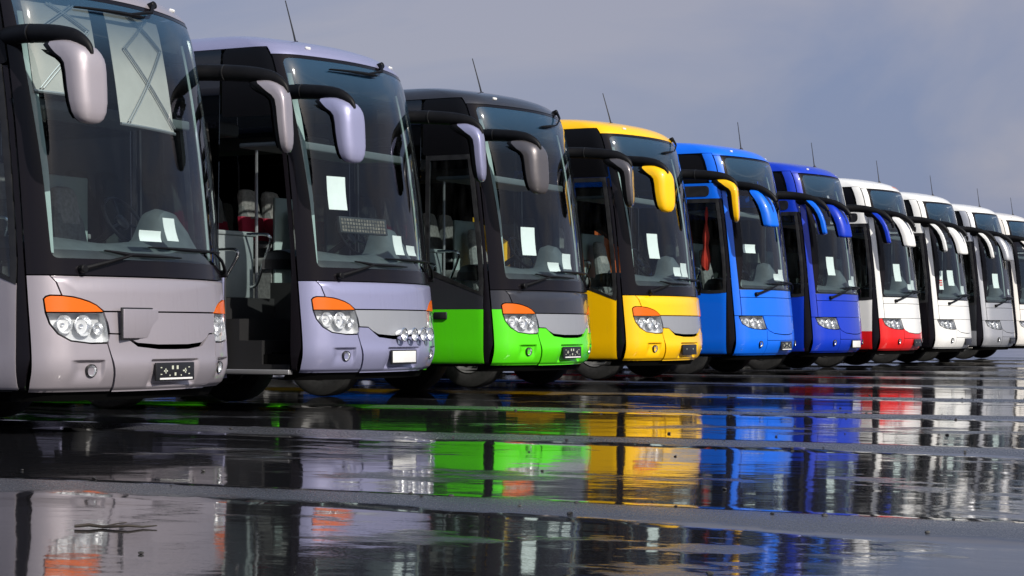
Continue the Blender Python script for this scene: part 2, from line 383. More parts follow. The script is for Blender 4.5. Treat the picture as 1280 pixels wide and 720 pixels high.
def patch(mb, poly, fm=S, off=0., thick=.025, us=None, zs=None, extra_u=(), extra_z=(), mi=0, split=None):
    """a 2-D outline cut on a grid and laid on the body surface, with a folded-in rim"""
    us = us if us is not None else (FRONT_U if fm is S else SIDE_U); zs = zs if zs is not None else ZL
    us = list(us) + list(extra_u); zs = list(zs) + list(extra_z)
    bm = bmesh.new(); vs = [bm.verts.new((u, v, 0)) for u, v in poly]; bm.faces.new(vs); bm.normal_update()
    bmesh.ops.triangulate(bm, faces=bm.faces[:])
    lo = [min(p[i] for p in poly) for i in (0, 1)]; hi = [max(p[i] for p in poly) for i in (0, 1)]
    for u in us:
        if lo[0] + 1e-4 < u < hi[0] - 1e-4: bmesh.ops.bisect_plane(bm, geom=bm.verts[:] + bm.edges[:] + bm.faces[:], plane_co=(u, 0, 0), plane_no=(1, 0, 0), dist=1e-5)
    for z in zs:
        if lo[1] + 1e-4 < z < hi[1] - 1e-4: bmesh.ops.bisect_plane(bm, geom=bm.verts[:] + bm.edges[:] + bm.faces[:], plane_co=(0, z, 0), plane_no=(0, 1, 0), dist=1e-5)
    bmesh.ops.remove_doubles(bm, verts=bm.verts[:], dist=1e-5)
    bm.verts.index_update()
    of = off if callable(off) else (lambda u, v: off)
    fd = lambda u, v: pt(fm, u, v, of(u, v))[0]
    if callable(off): f2 = fd
    else: f2 = fm
    k = len(mb.v); uv = [(v.co.x, v.co.y) for v in bm.verts]
    for i, (u, v) in enumerate(uv):
        p, n = pt(fm, u, v, of(u, v))
        if callable(off): n2 = pt(fd, u, v)[1]; n = n2 if n2.dot(n) > 0 else -n2
        mb.v.append(p[:]); mb.n[k + i] = n[:]
    # orientation
    fl = None; 
    for f in bm.faces:
        ids = [v.index for v in f.verts]
        a, b, c = [Vector(mb.v[k + i]) for i in ids[:3]]
        nn = (b - a).cross(c - a)
        if fl is None and nn.length > 1e-7: fl = nn.dot(Vector(mb.n[k + ids[0]])) < 0
        cz = sum(v.co.y for v in f.verts) / len(ids)
        mb.f.append(tuple(k + i for i in (reversed(ids) if fl else ids))); mb.m.append(mi if split is None or cz < split else mi + 1)
    if thick:
        k2 = len(mb.v); mapi = {}
        for e in bm.edges:
            if len(e.link_faces) != 1: continue
            q = []
            for v in e.verts:
                if v.index not in mapi:
                    u, w = uv[v.index]; mapi[v.index] = len(mb.v)
                    mb.v.append(mb.v[k + v.index]); mb.v.append(pt(fm, u, w, of(u, w) - thick)[0][:])
                q.append(mapi[v.index])
            cz = (e.verts[0].co.y + e.verts[1].co.y) / 2
            mb.f.append((q[0], q[1], q[1] + 1, q[0] + 1)); mb.m.append(mi if split is None or cz < split else mi + 1)
    bm.free(); return mb
def mir(poly): return [(-u, v) for u, v in reversed(poly)]
def sym(half): return half + mir(half)            # half outline from left side, closed through u = 0
def rrect(u0, u1, v0, v1, r_, n=5):
    out = []
    for cu, cv, a0 in ((u1 - r_, v1 - r_, 0), (u0 + r_, v1 - r_, 90), (u0 + r_, v0 + r_, 180), (u1 - r_, v0 + r_, 270)):
        for i in range(n + 1):
            a = R(a0 + 90 * i / n); out.append((cu + r_ * math.cos(a), cv + r_ * math.sin(a)))
    return out
def round_poly(poly, rad, n=4):
    out = []; k = len(poly)
    for i in range(k):
        p = Vector(poly[i]); a = (Vector(poly[i - 1]) - p); b = (Vector(poly[(i + 1) % k]) - p)
        r_ = min(rad[i] if isinstance(rad, (list, tuple)) else rad, a.length * .45, b.length * .45)
        if r_ <= 0: out.append(tuple(p)); continue
        pa = p + a.normalized() * r_; pb = p + b.normalized() * r_
        for j in range(n + 1):
            t = j / n; out.append(tuple(pa * (1 - t) ** 2 + p * 2 * t * (1 - t) + pb * t * t))
    return out
def ring_patches(mb, outer, inner, **kw):
    """band between two outlines that both cross u = 0 at top and bottom; done as two C shapes"""
    for sg in (-1, 1):
        o = [p for p in outer if p[0] * sg > 0]; i = [p for p in inner if p[0] * sg > 0]
        o.sort(key=lambda p: math.atan2(p[1] - 2.5, p[0] * sg)); i.sort(key=lambda p: math.atan2(p[1] - 2.5, p[0] * sg))
        zb0 = min(p[1] for p in outer); zt0 = max(p[1] for p in outer); zb1 = min(p[1] for p in inner); zt1 = max(p[1] for p in inner)
        poly = [(0, zb0)] + o + [(0, zt0), (0, zt1)] + i[::-1] + [(0, zb1)]
        patch(mb, poly, **kw)
    return mb
def strip_on(pts, off, w, h, fm=S, n=8):
    """a bar following the body surface through (u,v) points; off = clearance, list or value"""
    out = []
    for i in range(len(pts) - 1):
        for j in range(n):
            t = j / n; u = pts[i][0] * (1 - t) + pts[i + 1][0] * t; v = pts[i][1] * (1 - t) + pts[i + 1][1] * t
            o_ = off if not isinstance(off, (list, tuple)) else off[i] * (1 - t) + off[i + 1] * t
            out.append(pt(fm, u, v, o_)[0])
    o_ = off if not isinstance(off, (list, tuple)) else off[-1]
    out.append(pt(fm, pts[-1][0], pts[-1][1], o_)[0])
    return out

def smooth(x, a, b):
    t = max(0, min(1, (x - a) / (b - a))); return t * t * (3 - 2 * t)
def fog_scoop(u, v):
    t = abs(u)
    if t > 1.06 or t < .60: return 0.
    d = smooth(-t, -1.045, -.95) * (1 - smooth(-t, -.775, -.745)) * (1 - smooth(v, .655, .672)) * smooth(v, .47, .60)
    return -.032 * d
def plate_pocket(u, v):
    d = smooth(u, -.30, -.275) * (1 - smooth(u, .285, .36)) * (1 - smooth(v, .655, .67)) * smooth(v, .455, .475)
    return -.03 * d

HEAD_A = [(-1.2, 1.040), (-.743, 1.043), (-.716, .96), (-.704, .811), (-.867, .807), (-1.028, .827), (-1.122, .881), (-1.177, .958)]
IND_A = [(-1.207, 1.148), (-1.19, 1.163), (-1.16, 1.172), (-1.075, 1.170), (-.99, 1.160), (-.928, 1.146), (-.86, 1.125), (-.801, 1.098), (-.747, 1.052), (-.9, 1.049), (-1.2, 1.049)]
HEAD_B = [(-1.228, 1.036), (-1.08, 1.046), (-.744, 1.037), (-.70, .93), (-.665, .845), (-.76, .838), (-.869, .841), (-1.0, .852), (-1.085, .872), (-1.185, .925)]
GLASS_A = round_poly([(-1.13, 1.47), (1.13, 1.47), (1.15, 2.2), (1.24, 3.58), (-1.24, 3.58), (-1.15, 2.2)], [.06, .06, .3, .09, .09, .3])
LOWGLASS_B = round_poly([(-1.17, 1.49), (1.17, 1.49), (1.06, 2.0), (1.03, 2.98), (-1.03, 2.98), (-1.06, 2.0)], [.08, .08, .2, .05, .05, .2])
UPGLASS_B = round_poly([(-1.12, 3.06), (1.12, 3.06), (1.15, 3.585), (-1.15, 3.585)], [.1, .1, .12, .12])

def yA(z, s=-1.33): return S(s, z).y
# one builder per mesh ------------------------------------------------------------------
def b_corner_A(sg):
    h = [(-1.325, .42), (-.628, .42), (-.728, .797), (-.867, .795), (-1.035, .816), (-1.133, .873), (-1.189, .953), (-1.213, 1.04), (-1.220, 1.150), (-1.20, 1.173), (-1.165, 1.184), (-1.085, 1.182), (-1.118, 1.283), (-1.16, 1.33), (-1.325, 1.33)]
    return patch(MB(), h if sg < 0 else mir(h), off=fog_scoop, extra_u=[sg * x for x in (.745, .752, .76, .767, .775, .80, .84, .9, .95, .965, .98, 1.01, 1.03, 1.045)], extra_z=(.47, .485, .52, .535, .57, .62, .64, .655, .662, .668, .675, 1.10), split=1.10)
def b_hood_A():
    h = [(-1.146, 1.33), (-1.104, 1.28), (-1.071, 1.180), (-.985, 1.172), (-.925, 1.158), (-.855, 1.137), (-.795, 1.108), (-.733, 1.060)]
    return patch(MB(), sym(h), extra_z=(1.315, 1.325), off=lambda u, v: -.012 * smooth(v, 1.312, 1.33))
def b_grille_A():
    h = [(-.733, 1.047), (-.704, .96), (-.694, .884), (-.578, .880), (-.516, .840), (-.43, .805), (-.2, .790)]
    return patch(MB(), sym(h))
def b_bumper_A():
    h = [(-.690, .872), (-.578, .868), (-.516, .826), (-.43, .772), (-.2, .750), (.0, .748)]
    left = [(-.716, .797), (-.616, .42)]
    poly = [(-.696, .872)] + h[1:] + [(-u, v) for u, v in h[:-1]][::-1][:-1] + [(.696, .872), (.716, .797), (.616, .42), (-.616, .42), (-.716, .797)]
    return patch(MB(), poly, off=lambda u, v: plate_pocket(u, v) + .012 * smooth(v, .72, .62), extra_u=(-.30, -.29, -.28, -.27, .28, .30, .32, .34, .36), extra_z=(.455, .462, .468, .475, .65, .66, .667, .675, .75, .85))
def b_shell(z0=.44, z1=1.46):
    return patch(MB(), [(-1.46, z0), (1.46, z0), (1.46, z1), (-1.46, z1)], off=-.14, thick=0)
def b_valance():
    mb = MB()
    for sg in (-1,):
        pts = [pt(S, u, .43, -.05)[0] for u in [i * .1 for i in range(-15, 16)]]
        vs = [(p.x, p.y, .43) for p in pts] + [(p.x * .98, p.y + .05, .345) for p in pts] + [(p.x * .9, p.y + .35, .36) for p in pts]; n = len(pts)
        mb.add(vs, [(i, i + 1, i + 1 + n, i + n) for i in range(n - 1)] + [(i + n, i + 1 + n, i + 1 + 2 * n, i + 2 * n) for i in range(n - 1)])
    return mb
def b_lens(poly, sg, off, thick): return patch(MB(), poly if sg < 0 else mir(poly), off=off, thick=thick)
def shrink(poly, k=.93):
    cu = sum(p[0] for p in poly) / len(poly); cv = sum(p[1] for p in poly) / len(poly); return [(cu + (u - cu) * k, cv + (v - cv) * k) for u, v in poly]
def b_bowl(poly, sg):
    q = shrink(poly, .985); q = q if sg < 0 else mir(q)
    return patch(MB(), q, off=-.085, thick=-.08)
def aim(u, v, off, fwd=None):
    p, n = pt(S, u, v, off); d = (n * .55 + Vector((0, -1, 0)) * .45).normalized() if fwd is None else fwd
    return Matrix.Translation(p) @ d.to_track_quat('Z', 'Y').to_matrix().to_4x4()
def b_reflectors(lst, sg):
    mb = MB()
    for u, v, r_, dp in lst:
        M = aim(u * -sg if u < 0 else u, v, -.052); mb.lathe([(r_ * 1.06, .012), (r_, .016), (r_ * .96, .0), (r_ * .75, -dp * .6), (r_ * .3, -dp), (.001, -dp)], M, 22)
        mb.lathe([(r_ * .2, -dp), (r_ * .22, -dp * .3), (r_ * .14, -dp * .1), (.001, -dp * .1)], M, 10)
    return mb
def b_fog(sg, u=.856, v=.582):
    mb = MB(); M = aim(-u if sg < 0 else u, v, -.032 + .012)
    mb.lathe([(.050, -.03), (.052, .010), (.047, .016), (.044, .010)], M, 24, 0)
    mb.lathe([(.044, .010), (.04, -.002), (.024, -.016), (.010, -.02), (.001, -.02)], M, 24, 1)
    mb.lathe([(.044, .0105), (.03, .016), (.001, .018)], M, 24, 2); return mb
def b_windshield(poly, off=-.003): return patch(MB(), poly, off=off, thick=.006)
def b_surround_A():
    o = [(-1.325, 1.34), (1.325, 1.34), (1.325, 2.2), (1.325, 3.0), (1.325, 3.61), (-1.325, 3.61), (-1.325, 3.0), (-1.325, 2.2)]
    return ring_patches(MB(), o, GLASS_A, thick=.02)
def b_surround_B():
    mb = MB(); o = [(-1.195, 1.475), (1.195, 1.475), (1.195, 2.0), (1.18, 3.02), (-1.18, 3.02), (-1.195, 2.0)]
    ring_patches(mb, o, LOWGLASS_B, thick=.015)
    o2 = [(-1.18, 3.022), (1.18, 3.022), (1.18, 3.605), (-1.18, 3.605)]
    k = len(mb.v)
    for sg in (-1, 1):
        oo = [(1.18 * sg, 3.022), (1.18 * sg, 3.605)]; ii = [p for p in UPGLASS_B if p[0] * sg > 0]
        ii.sort(key=lambda p: math.atan2(p[1] - 3.3, p[0] * sg))
        patch(mb, [(0, 3.022)] + oo + [(0, 3.605), (0, 3.585)] + ii[::-1] + [(0, 3.06)], thick=.015)
    return mb
def b_roof(z0f, z0s, sf=1.34):
    mb = MB()
    poly = [(-YEND, z0s), (-sf, z0s), (-sf, z0f), (sf, z0f), (sf, z0s), (YEND, z0s), (YEND, 3.91), (-YEND, 3.91)]
    patch(mb, poly, thick=.02)
    us = [u / 10 for u in range(-15, 16)]
    us = [-YEND] + us + [YEND]; k = len(mb.v); q = [S(u, 3.91) for u in us]
    for i, p in enumerate(q): mb.v.append(p[:]); mb.n[k + i] = (0, -.03, 1)
    mb.f.append(tuple(k + i for i in range(len(q)))); mb.m.append(0); return mb
def side_front(z0, z1, s, y1f, n=10, gap=.012):
    """outline in (y,z): front edge follows the leaning corner seam, rear edge = y1f(z)"""
    zs = [z0 + (z1 - z0) * i / n for i in range(n + 1)]
    return [(yA(z, s) + gap, z) for z in zs] + [(y1f(z), z) for z in reversed(zs)]
def door_front(z, s=-1.33): return max(.535, yA(z, s) + .05)
def b_door_panel(sg, bot, top_front, top_rear, y1=1.33, s=-1.33, split=None, curve=0.):
    zs = [bot + (top_front - bot) * i / 6 for i in range(7)]
    poly = [(door_front(z, s) + .01, z) for z in zs]
    y0_ = door_front(top_front, s) + .01
    for i in range(1, 6):
        t = i / 6; poly.append((y0_ + (y1 - y0_) * t, top_front + (top_rear - top_front) * t - curve * math.sin(math.pi * t)))
    poly += [(y1, top_rear), (y1, bot)]
    return patch(MB(), poly, fm=SIDE[sg], thick=.04, split=split, extra_z=(split,) if split else ())
def door_outline(bot_f, bot_r, top, y0g, y1g, s=-1.33, curve=0.):
    y0_ = door_front(bot_f, s) + y0g; poly = []
    for i in range(0, 7):
        t = i / 6; poly.append((y1g + (y0_ - y1g) * t, bot_r + (bot_f - bot_r) * t - curve * math.sin(math.pi * t)))
    poly += [(door_front(bot_f + (top - bot_f) * i / 8, s) + y0g, bot_f + (top - bot_f) * i / 8) for i in range(1, 9)] + [(y1g, top)]
    return poly
def b_door_frame(sg, bot_f, bot_r, top, s=-1.33, w=.055, y1=1.33, curve=0.):
    mb = MB(); inn = door_outline(bot_f, bot_r, top, .01 + w, y1 - w, s, curve)
    out = door_outline(bot_f - .05, bot_r - .05, top + .06, .01, y1, s, curve)
    # outer and inner have the same point count: bridge by quads on the side map
    k = len(inn)
    for i in range(k):
        j = (i + 1) % k; patch(mb, [out[i], out[j], inn[j], inn[i]], fm=SIDE[sg], thick=.03, off=.004)
    return mb
def arch(y, z0, r_, n=12): return [(y - r_ * math.cos(math.pi * i / n), z0 + r_ * math.sin(math.pi * i / n)) for i in range(n + 1)]
AX1, AX2 = 2.85, 9.1
def b_side_panel(sg, y0, y1, z0, z1, arches=(), fm=None):
    poly = [(y0, z0)]
    for a in arches:
        h = arch(a, .5, .60); poly += [(a - .605, z0)] + h + [(a + .605, z0)]
    poly += [(y1, z0), (y1, z1), (y0, z1)]
    return patch(MB(), poly, fm=SIDE[sg], thick=.03)
def b_side_pane(sg, y0, y1, z0, z1, lean=None):
    if lean is not None: poly = side_front(z0, z1, lean, lambda z: y1, 6)
    else: poly = [(y0, z0), (y1, z0), (y1, z1), (y0, z1)]
    return patch(MB(), round_poly(poly, .04, 3), fm=SIDE[sg], thick=.012)
def b_rear():
    zs = [.45, .8, 1.3, 2.2, 3.0, 3.5, 3.68, 3.76, 3.83, 3.88, 3.91]
    p = [(prof(z)[1], z) for z in zs]; poly = p + [(-x, z) for x, z in reversed(p)]
    return MB().prism(poly, 'y', YEND - .03, YEND + .06)
def b_tyre():
    M = Matrix.Rotation(R(90), 4, 'Y'); p = [(.29, -.13), (.34, -.15), (.44, -.155), (.485, -.14), (.50, -.11), (.505, 0), (.50, .11), (.485, .14), (.44, .155), (.34, .15), (.29, .13)]
    return MB().lathe(p, M, 36)
def b_rim():
    M = Matrix.Rotation(R(90), 4, 'Y'); mb = MB()
    for sg in (-1, 1):
        mb.lathe([(.30, .13 * sg), (.285, .145 * sg), (.27, .12 * sg), (.22, .05 * sg), (.14, .03 * sg), (.12, .10 * sg), (.07, .12 * sg), (.001, .12 * sg)], M, 28)
        for i in range(10):
            a = 2 * math.pi * i / 10; mb.lathe([(.016, .02 * sg), (.016, .065 * sg), (.001, .065 * sg)], Matrix.Translation((0, .19 * math.cos(a), .19 * math.sin(a))) @ M, 6)
    return mb
# mirrors ------------------------------------------------------------------
def sect(xc, yc, z, hx, hy, n=24, e=.75, tilt=0.):
    out = []
    for i in range(n):
        a = 2 * math.pi * (i + .5) / n; c, s_ = math.cos(a), math.sin(a)
        out.append((xc + hx * math.copysign(abs(c) ** e, c), yc + hy * math.copysign(abs(s_) ** e, s_) + tilt * c * hx, z))
    return out
MIR_A = [(3.118, .05, .045, .07), (3.108, .045, .08, .12), (3.085, .02, .105, .155), (3.05, -.03, .122, .165), (3.01, -.075, .130, .150), (2.97, -.125, .134, .112), (2.93, -.152, .135, .092), (2.86, -.165, .135, .086), (2.75, -.175, .133, .082), (2.64, -.187, .127, .078), (2.56, -.195, .115, .070), (2.51, -.20, .095, .058), (2.48, -.205, .065, .04), (2.468, -.205, .02, .015)]
MIR_B = [(3.03, .08, .04, .05), (3.01, .05, .080, .085), (2.96, .0, .11, .095), (2.88, -.07, .125, .085), (2.78, -.13, .13, .080), (2.66, -.175, .13, .078), (2.55, -.20, .130, .076), (2.48, -.215, .128, .074), (2.452, -.22, .120, .066), (2.442, -.22, .09, .05), (2.438, -.22, .03, .03)]
def b_mirror(secs, sg, front):
    mb = MB(); n = 24; rings = []
    for z, y, hx, hy in secs:
        xc = sg * (1.33 if sg < 0 else 1.38)
        k = 1.0 if front else .985
        rings.append(sect(xc, y, z, hx * k, hy * k, n, .62, -.42 if sg < 0 else .38))
    m = len(rings); vs = [p for r_ in rings for p in r_]; fs = []
    for i in range(m - 1):
        for j in range(n):
            a = 2 * math.pi * (j + 1) / n; f_ = math.sin(a) < .25
            if f_ == front: fs.append((i * n + j, i * n + (j + 1) % n, (i + 1) * n + (j + 1) % n, (i + 1) * n + j))
    if front: fs.append(tuple(range(n))); 
    mb.add(vs, fs)
    bm = bmesh.new(); me = bpy.data.meshes.new('tmp'); me.from_pydata(mb.v, [], mb.f); bm.from_mesh(me); bpy.data.meshes.remove(me)
    bmesh.ops.delete(bm, geom=[v for v in bm.verts if not v.link_faces], context='VERTS')
    return MB().bm(bm)
def b_mirror_glass(secs, sg):
    xc = sg * (1.33 if sg < 0 else 1.38); pl = []
    L_, R_ = [], []
    for z, y, hx, hy in secs[3:-2]:
        q = y + hy * 1.0 + .003; tl = -.42 if sg < 0 else .38; L_.append((xc - hx * .8, q - tl * hx * .8, z)); R_.append((xc + hx * .8, q + tl * hx * .8, z))
    mb = MB(); n = len(L_); mb.add(L_ + R_, [(i, i + 1, i + 1 + n, i + n) for i in range(n - 1)])
    L2 = [(a, b + .004, c) for a, b, c in L_]; R2 = [(a, b + .004, c) for a, b, c in R_]; mb.add(L2 + R2, [(i, i + n, i + 1 + n, i + 1) for i in range(n - 1)]); return mb
def b_arm(kind, sg):
    if kind == 'A':
        base = [(.95, 3.215, 1.06), (.72, 3.215, 1.19), (.45, 3.208, 1.275), (.15, 3.18, 1.31), (-.02, 3.15, 1.325), (-.12, 3.11, 1.33), (-.19, 3.06, 1.33), (-.225, 3.0, 1.33)]
        rad = [.075, .075, .075, .073, .067, .055, .038, .018]
    else:
        base = [(1.0, 3.10, 1.05), (.66, 3.12, 1.20), (.36, 3.115, 1.29), (.12, 3.08, 1.315), (-.06, 3.03, 1.33), (-.18, 2.965, 1.33), (-.265, 2.89, 1.33), (-.315, 2.80, 1.33), (-.325, 2.73, 1.33)]
        rad = [.075, .075, .072, .068, .062, .054, .042, .03, .016]
    pts = []
    for i in range(len(base) - 1):                                     # catmull-rom refinement
        p0, p1, p2, p3 = [Vector(base[max(0, min(len(base) - 1, i + d))]) for d in (-1, 0, 1, 2)]
        for j in range(4):
            t = j / 4; pts.append((.5 * ((2 * p1) + (p2 - p0) * t + (2 * p0 - 5 * p1 + 4 * p2 - p3) * t * t + (3 * p1 - p0 - 3 * p2 + p3) * t ** 3), rad[i] * (1 - t) + rad[i + 1] * t))
    pts.append((Vector(base[-1]), rad[-1]))
    dx = .05 if sg > 0 else 0
    return MB().tube([(sg * (p.z + dx), p.x, p.y) for p, _ in pts], [r_ for _, r_ in pts], 14, flat=(.85, 1))
def b_collar(sg):
    M = Matrix.Translation((sg * (1.283 + (.05 if sg > 0 else 0)), .40, 3.204)) @ Matrix.Rotation(R(90), 4, 'X')
    return MB().lathe([(.066, -.005), (.0765, -.005), (.0765, .005), (.066, .005)], M, 20)
# wipers ------------------------------------------------------------------
def b_wiper(arm, blade, offa, offb, pivot=True):
    mb = MB(); p = strip_on(arm, offa, 0, 0); mb.tube(p, [.022 - .012 * i / (len(p) - 1) for i in range(len(p))], 8, flat=(.8, 1))
    q = strip_on(blade, offb, 0, 0); mb.tube(q, [.006 + .012 * math.sin(math.pi * min(1, max(0, i / (len(q) - 1)))) for i in range(len(q))], 6)
    q = strip_on(blade, offb - .016, 0, 0); mb.tube(q, .006, 5)
    if pivot: mb.lathe([(.034, -.03), (.034, .035), (.026, .042), (.001, .042)], aim(*arm[0], .01), 14)
    return mb
# interior ------------------------------------------------------------------
def b_dash():
    mb = MB(); xs = [-1.14 + i * .06 for i in range(39)]; rows = []
    for x in xs:
        u = x / 1.02 if abs(x) < 1.02 else math.copysign(1 + (abs(x) - 1.02) * 1.6, x)
        y = S(u, 1.5).y; hmp = .30 * math.exp(-((x - .60) / .30) ** 4) + .02 * math.sin(x * 5)
        rows.append([(x, y + .07, 1.38), (x, y + .08, 1.46), (x, y + .14, 1.54 + hmp * .15), (x, y + .24, 1.60 + hmp * .6), (x, y + .34, 1.63 + hmp * .95), (x, y + .44, 1.64 + hmp), (x, y + .54, 1.62 + hmp * .97), (x, y + .60, 1.55 + hmp * .7), (x, y + .62, 1.35 + hmp * .2 if x > -.5 else 1.47), (x, y + .60, .9 if x > -.5 else 1.46)])
    n = len(rows[0]); vs = [p for r_ in rows for p in r_]
    mb.add(vs, [(i * n + j, (i + 1) * n + j, (i + 1) * n + j + 1, i * n + j + 1) for i in range(len(rows) - 1) for j in range(n - 1)])
    mb.m = [1 if j < 2 or j > 6 else 0 for i in range(len(rows) - 1) for j in range(n - 1)]; return mb
def b_wheel():
    mb = MB(); bm = bmesh.new(); n, m = 28, 8; vs = []; fs = []
    M = Matrix.Translation((.62, .98, 1.86)) @ Matrix.Rotation(R(58), 4, 'X')
    for i in range(n):
        a = 2 * math.pi * i / n
        for j in range(m):
            b = 2 * math.pi * j / m; r_ = .235 + .017 * math.cos(b); vs.append(M @ Vector((r_ * math.cos(a), r_ * math.sin(a), .017 * math.sin(b))))
    for i in range(n):
        for j in range(m): fs.append((i * m + j, ((i + 1) % n) * m + j, ((i + 1) % n) * m + (j + 1) % m, i * m + (j + 1) % m))
    bm.free(); mb.add(vs, fs)
    for a in (200, 340, 90): mb.tube([M @ Vector((0, 0, -.03)), M @ Vector((.23 * math.cos(R(a)), .23 * math.sin(R(a)), 0))], .014, 6)
    mb.lathe([(.07, -.04), (.075, -.01), (.05, .005), (.001, .005)], M, 16)
    mb.tube([M @ Vector((0, 0, -.03)), M @ Vector((0, 0, -.5))], .035, 8); return mb
def b_seat(hb=.0):
    """local: base at z 0, faces -y"""
    mb = MB(); mb.box(-.21, .21, -.22, .24, .34, .46, .035)
    rings = []
    for z, y, hx, hy in ((.42, .24, .20, .055), (.55, .25, .215, .06), (.75, .28, .22, .06), (.92, .31, .205, .058), (1.0, .325, .17, .055), (1.06, .335, .16, .055), (1.15, .35, .155, .052), (1.21, .36, .12, .04), (1.225, .362, .07, .02)):
        rings.append(sect(0, y, z, hx, hy, 16, .6))
    mb.loft(rings); mb.box(-.24, -.205, -.12, .22, .56, .61, .014); mb.box(.205, .24, -.12, .22, .56, .61, .014)
    mb.box(-.17, .17, -.08, .18, 0, .35); return mb
def b_headcover():
    rings = []
    for z, y, hx, hy in ((.90, .307, .165, .063), (1.0, .325, .162, .060), (1.06, .335, .162, .059), (1.15, .35, .158, .056), (1.215, .36, .125, .045), (1.232, .362, .07, .02)): rings.append(sect(0, y, z, hx, hy, 16, .6))
    return MB().loft(rings)
def b_redband():
    rings = []
    for z, y, hx, hy in ((.66, .266, .222, .064), (.78, .287, .222, .064), (.92, .312, .208, .0625)): rings.append(sect(0, y, z, hx, hy, 16, .6))
    return MB().loft(rings)

SEATS = [(x, 1.93 + r_ * .80) for r_ in range(4) for x in (-.98, -.52, .52, .98)]

# ------------------------------------------------------------------ pavement: bays dished between raised ribs
RIB0, RIBP = 8.35, 4.95
def rib_profile(x, y):
    n_ = round((x - RIB0) / RIBP); d = x - (RIB0 + n_ * RIBP + .18 * math.sin(y * .23 + n_ * 1.7) + .08 * math.sin(y * .9 + n_))
    w = .50 + .10 * math.sin(y * .31 + n_ * 2.3); t = abs(d) / w
    return max(0., 1 - t * t) ** 1.5 if t < 1 else 0.
def build_ground():
    xs = [-400, -150, -60, -25, -12]; x = -6.
    while x < 62: xs.append(x); x += .125 if x < 34 else .25
    xs += [66, 75, 90, 130, 220, 420, 900]
    ys = [-500, -200, -80, -40, -25]; y = -17.
    while y < 4: ys.append(y); y += .35
    ys += [5, 7, 9, 12, 15, 20, 30, 60, 150, 500]
    vs = []; rid = []
    for yy in ys:
        for xx in xs:
            inside = -6 <= xx <= 62 and -25 <= yy <= 20
            r_ = rib_profile(xx, yy) if inside else 0
            h = .022 * r_ + (mnoise.noise((xx * .5, yy * .22, 0)) * .0035 if inside else 0)
            vs.append((xx, yy, h - .002)); rid.append(r_)
    n = len(xs); fs = [(j * n + i, j * n + i + 1, (j + 1) * n + i + 1, (j + 1) * n + i) for j in range(len(ys) - 1) for i in range(n - 1)]
    me = bpy.data.meshes.new('ground'); me.from_pydata(vs, [], fs); me.materials.append(MATS['wet_asphalt'])
    me.polygons.foreach_set('use_smooth', [True] * len(fs))
    a = me.attributes.new('ridge', 'FLOAT', 'POINT'); a.data.foreach_set('value', rid)
    o = bpy.data.objects.new('ground', me); COL.objects.link(o); o['kind'] = 'structure'
build_ground()

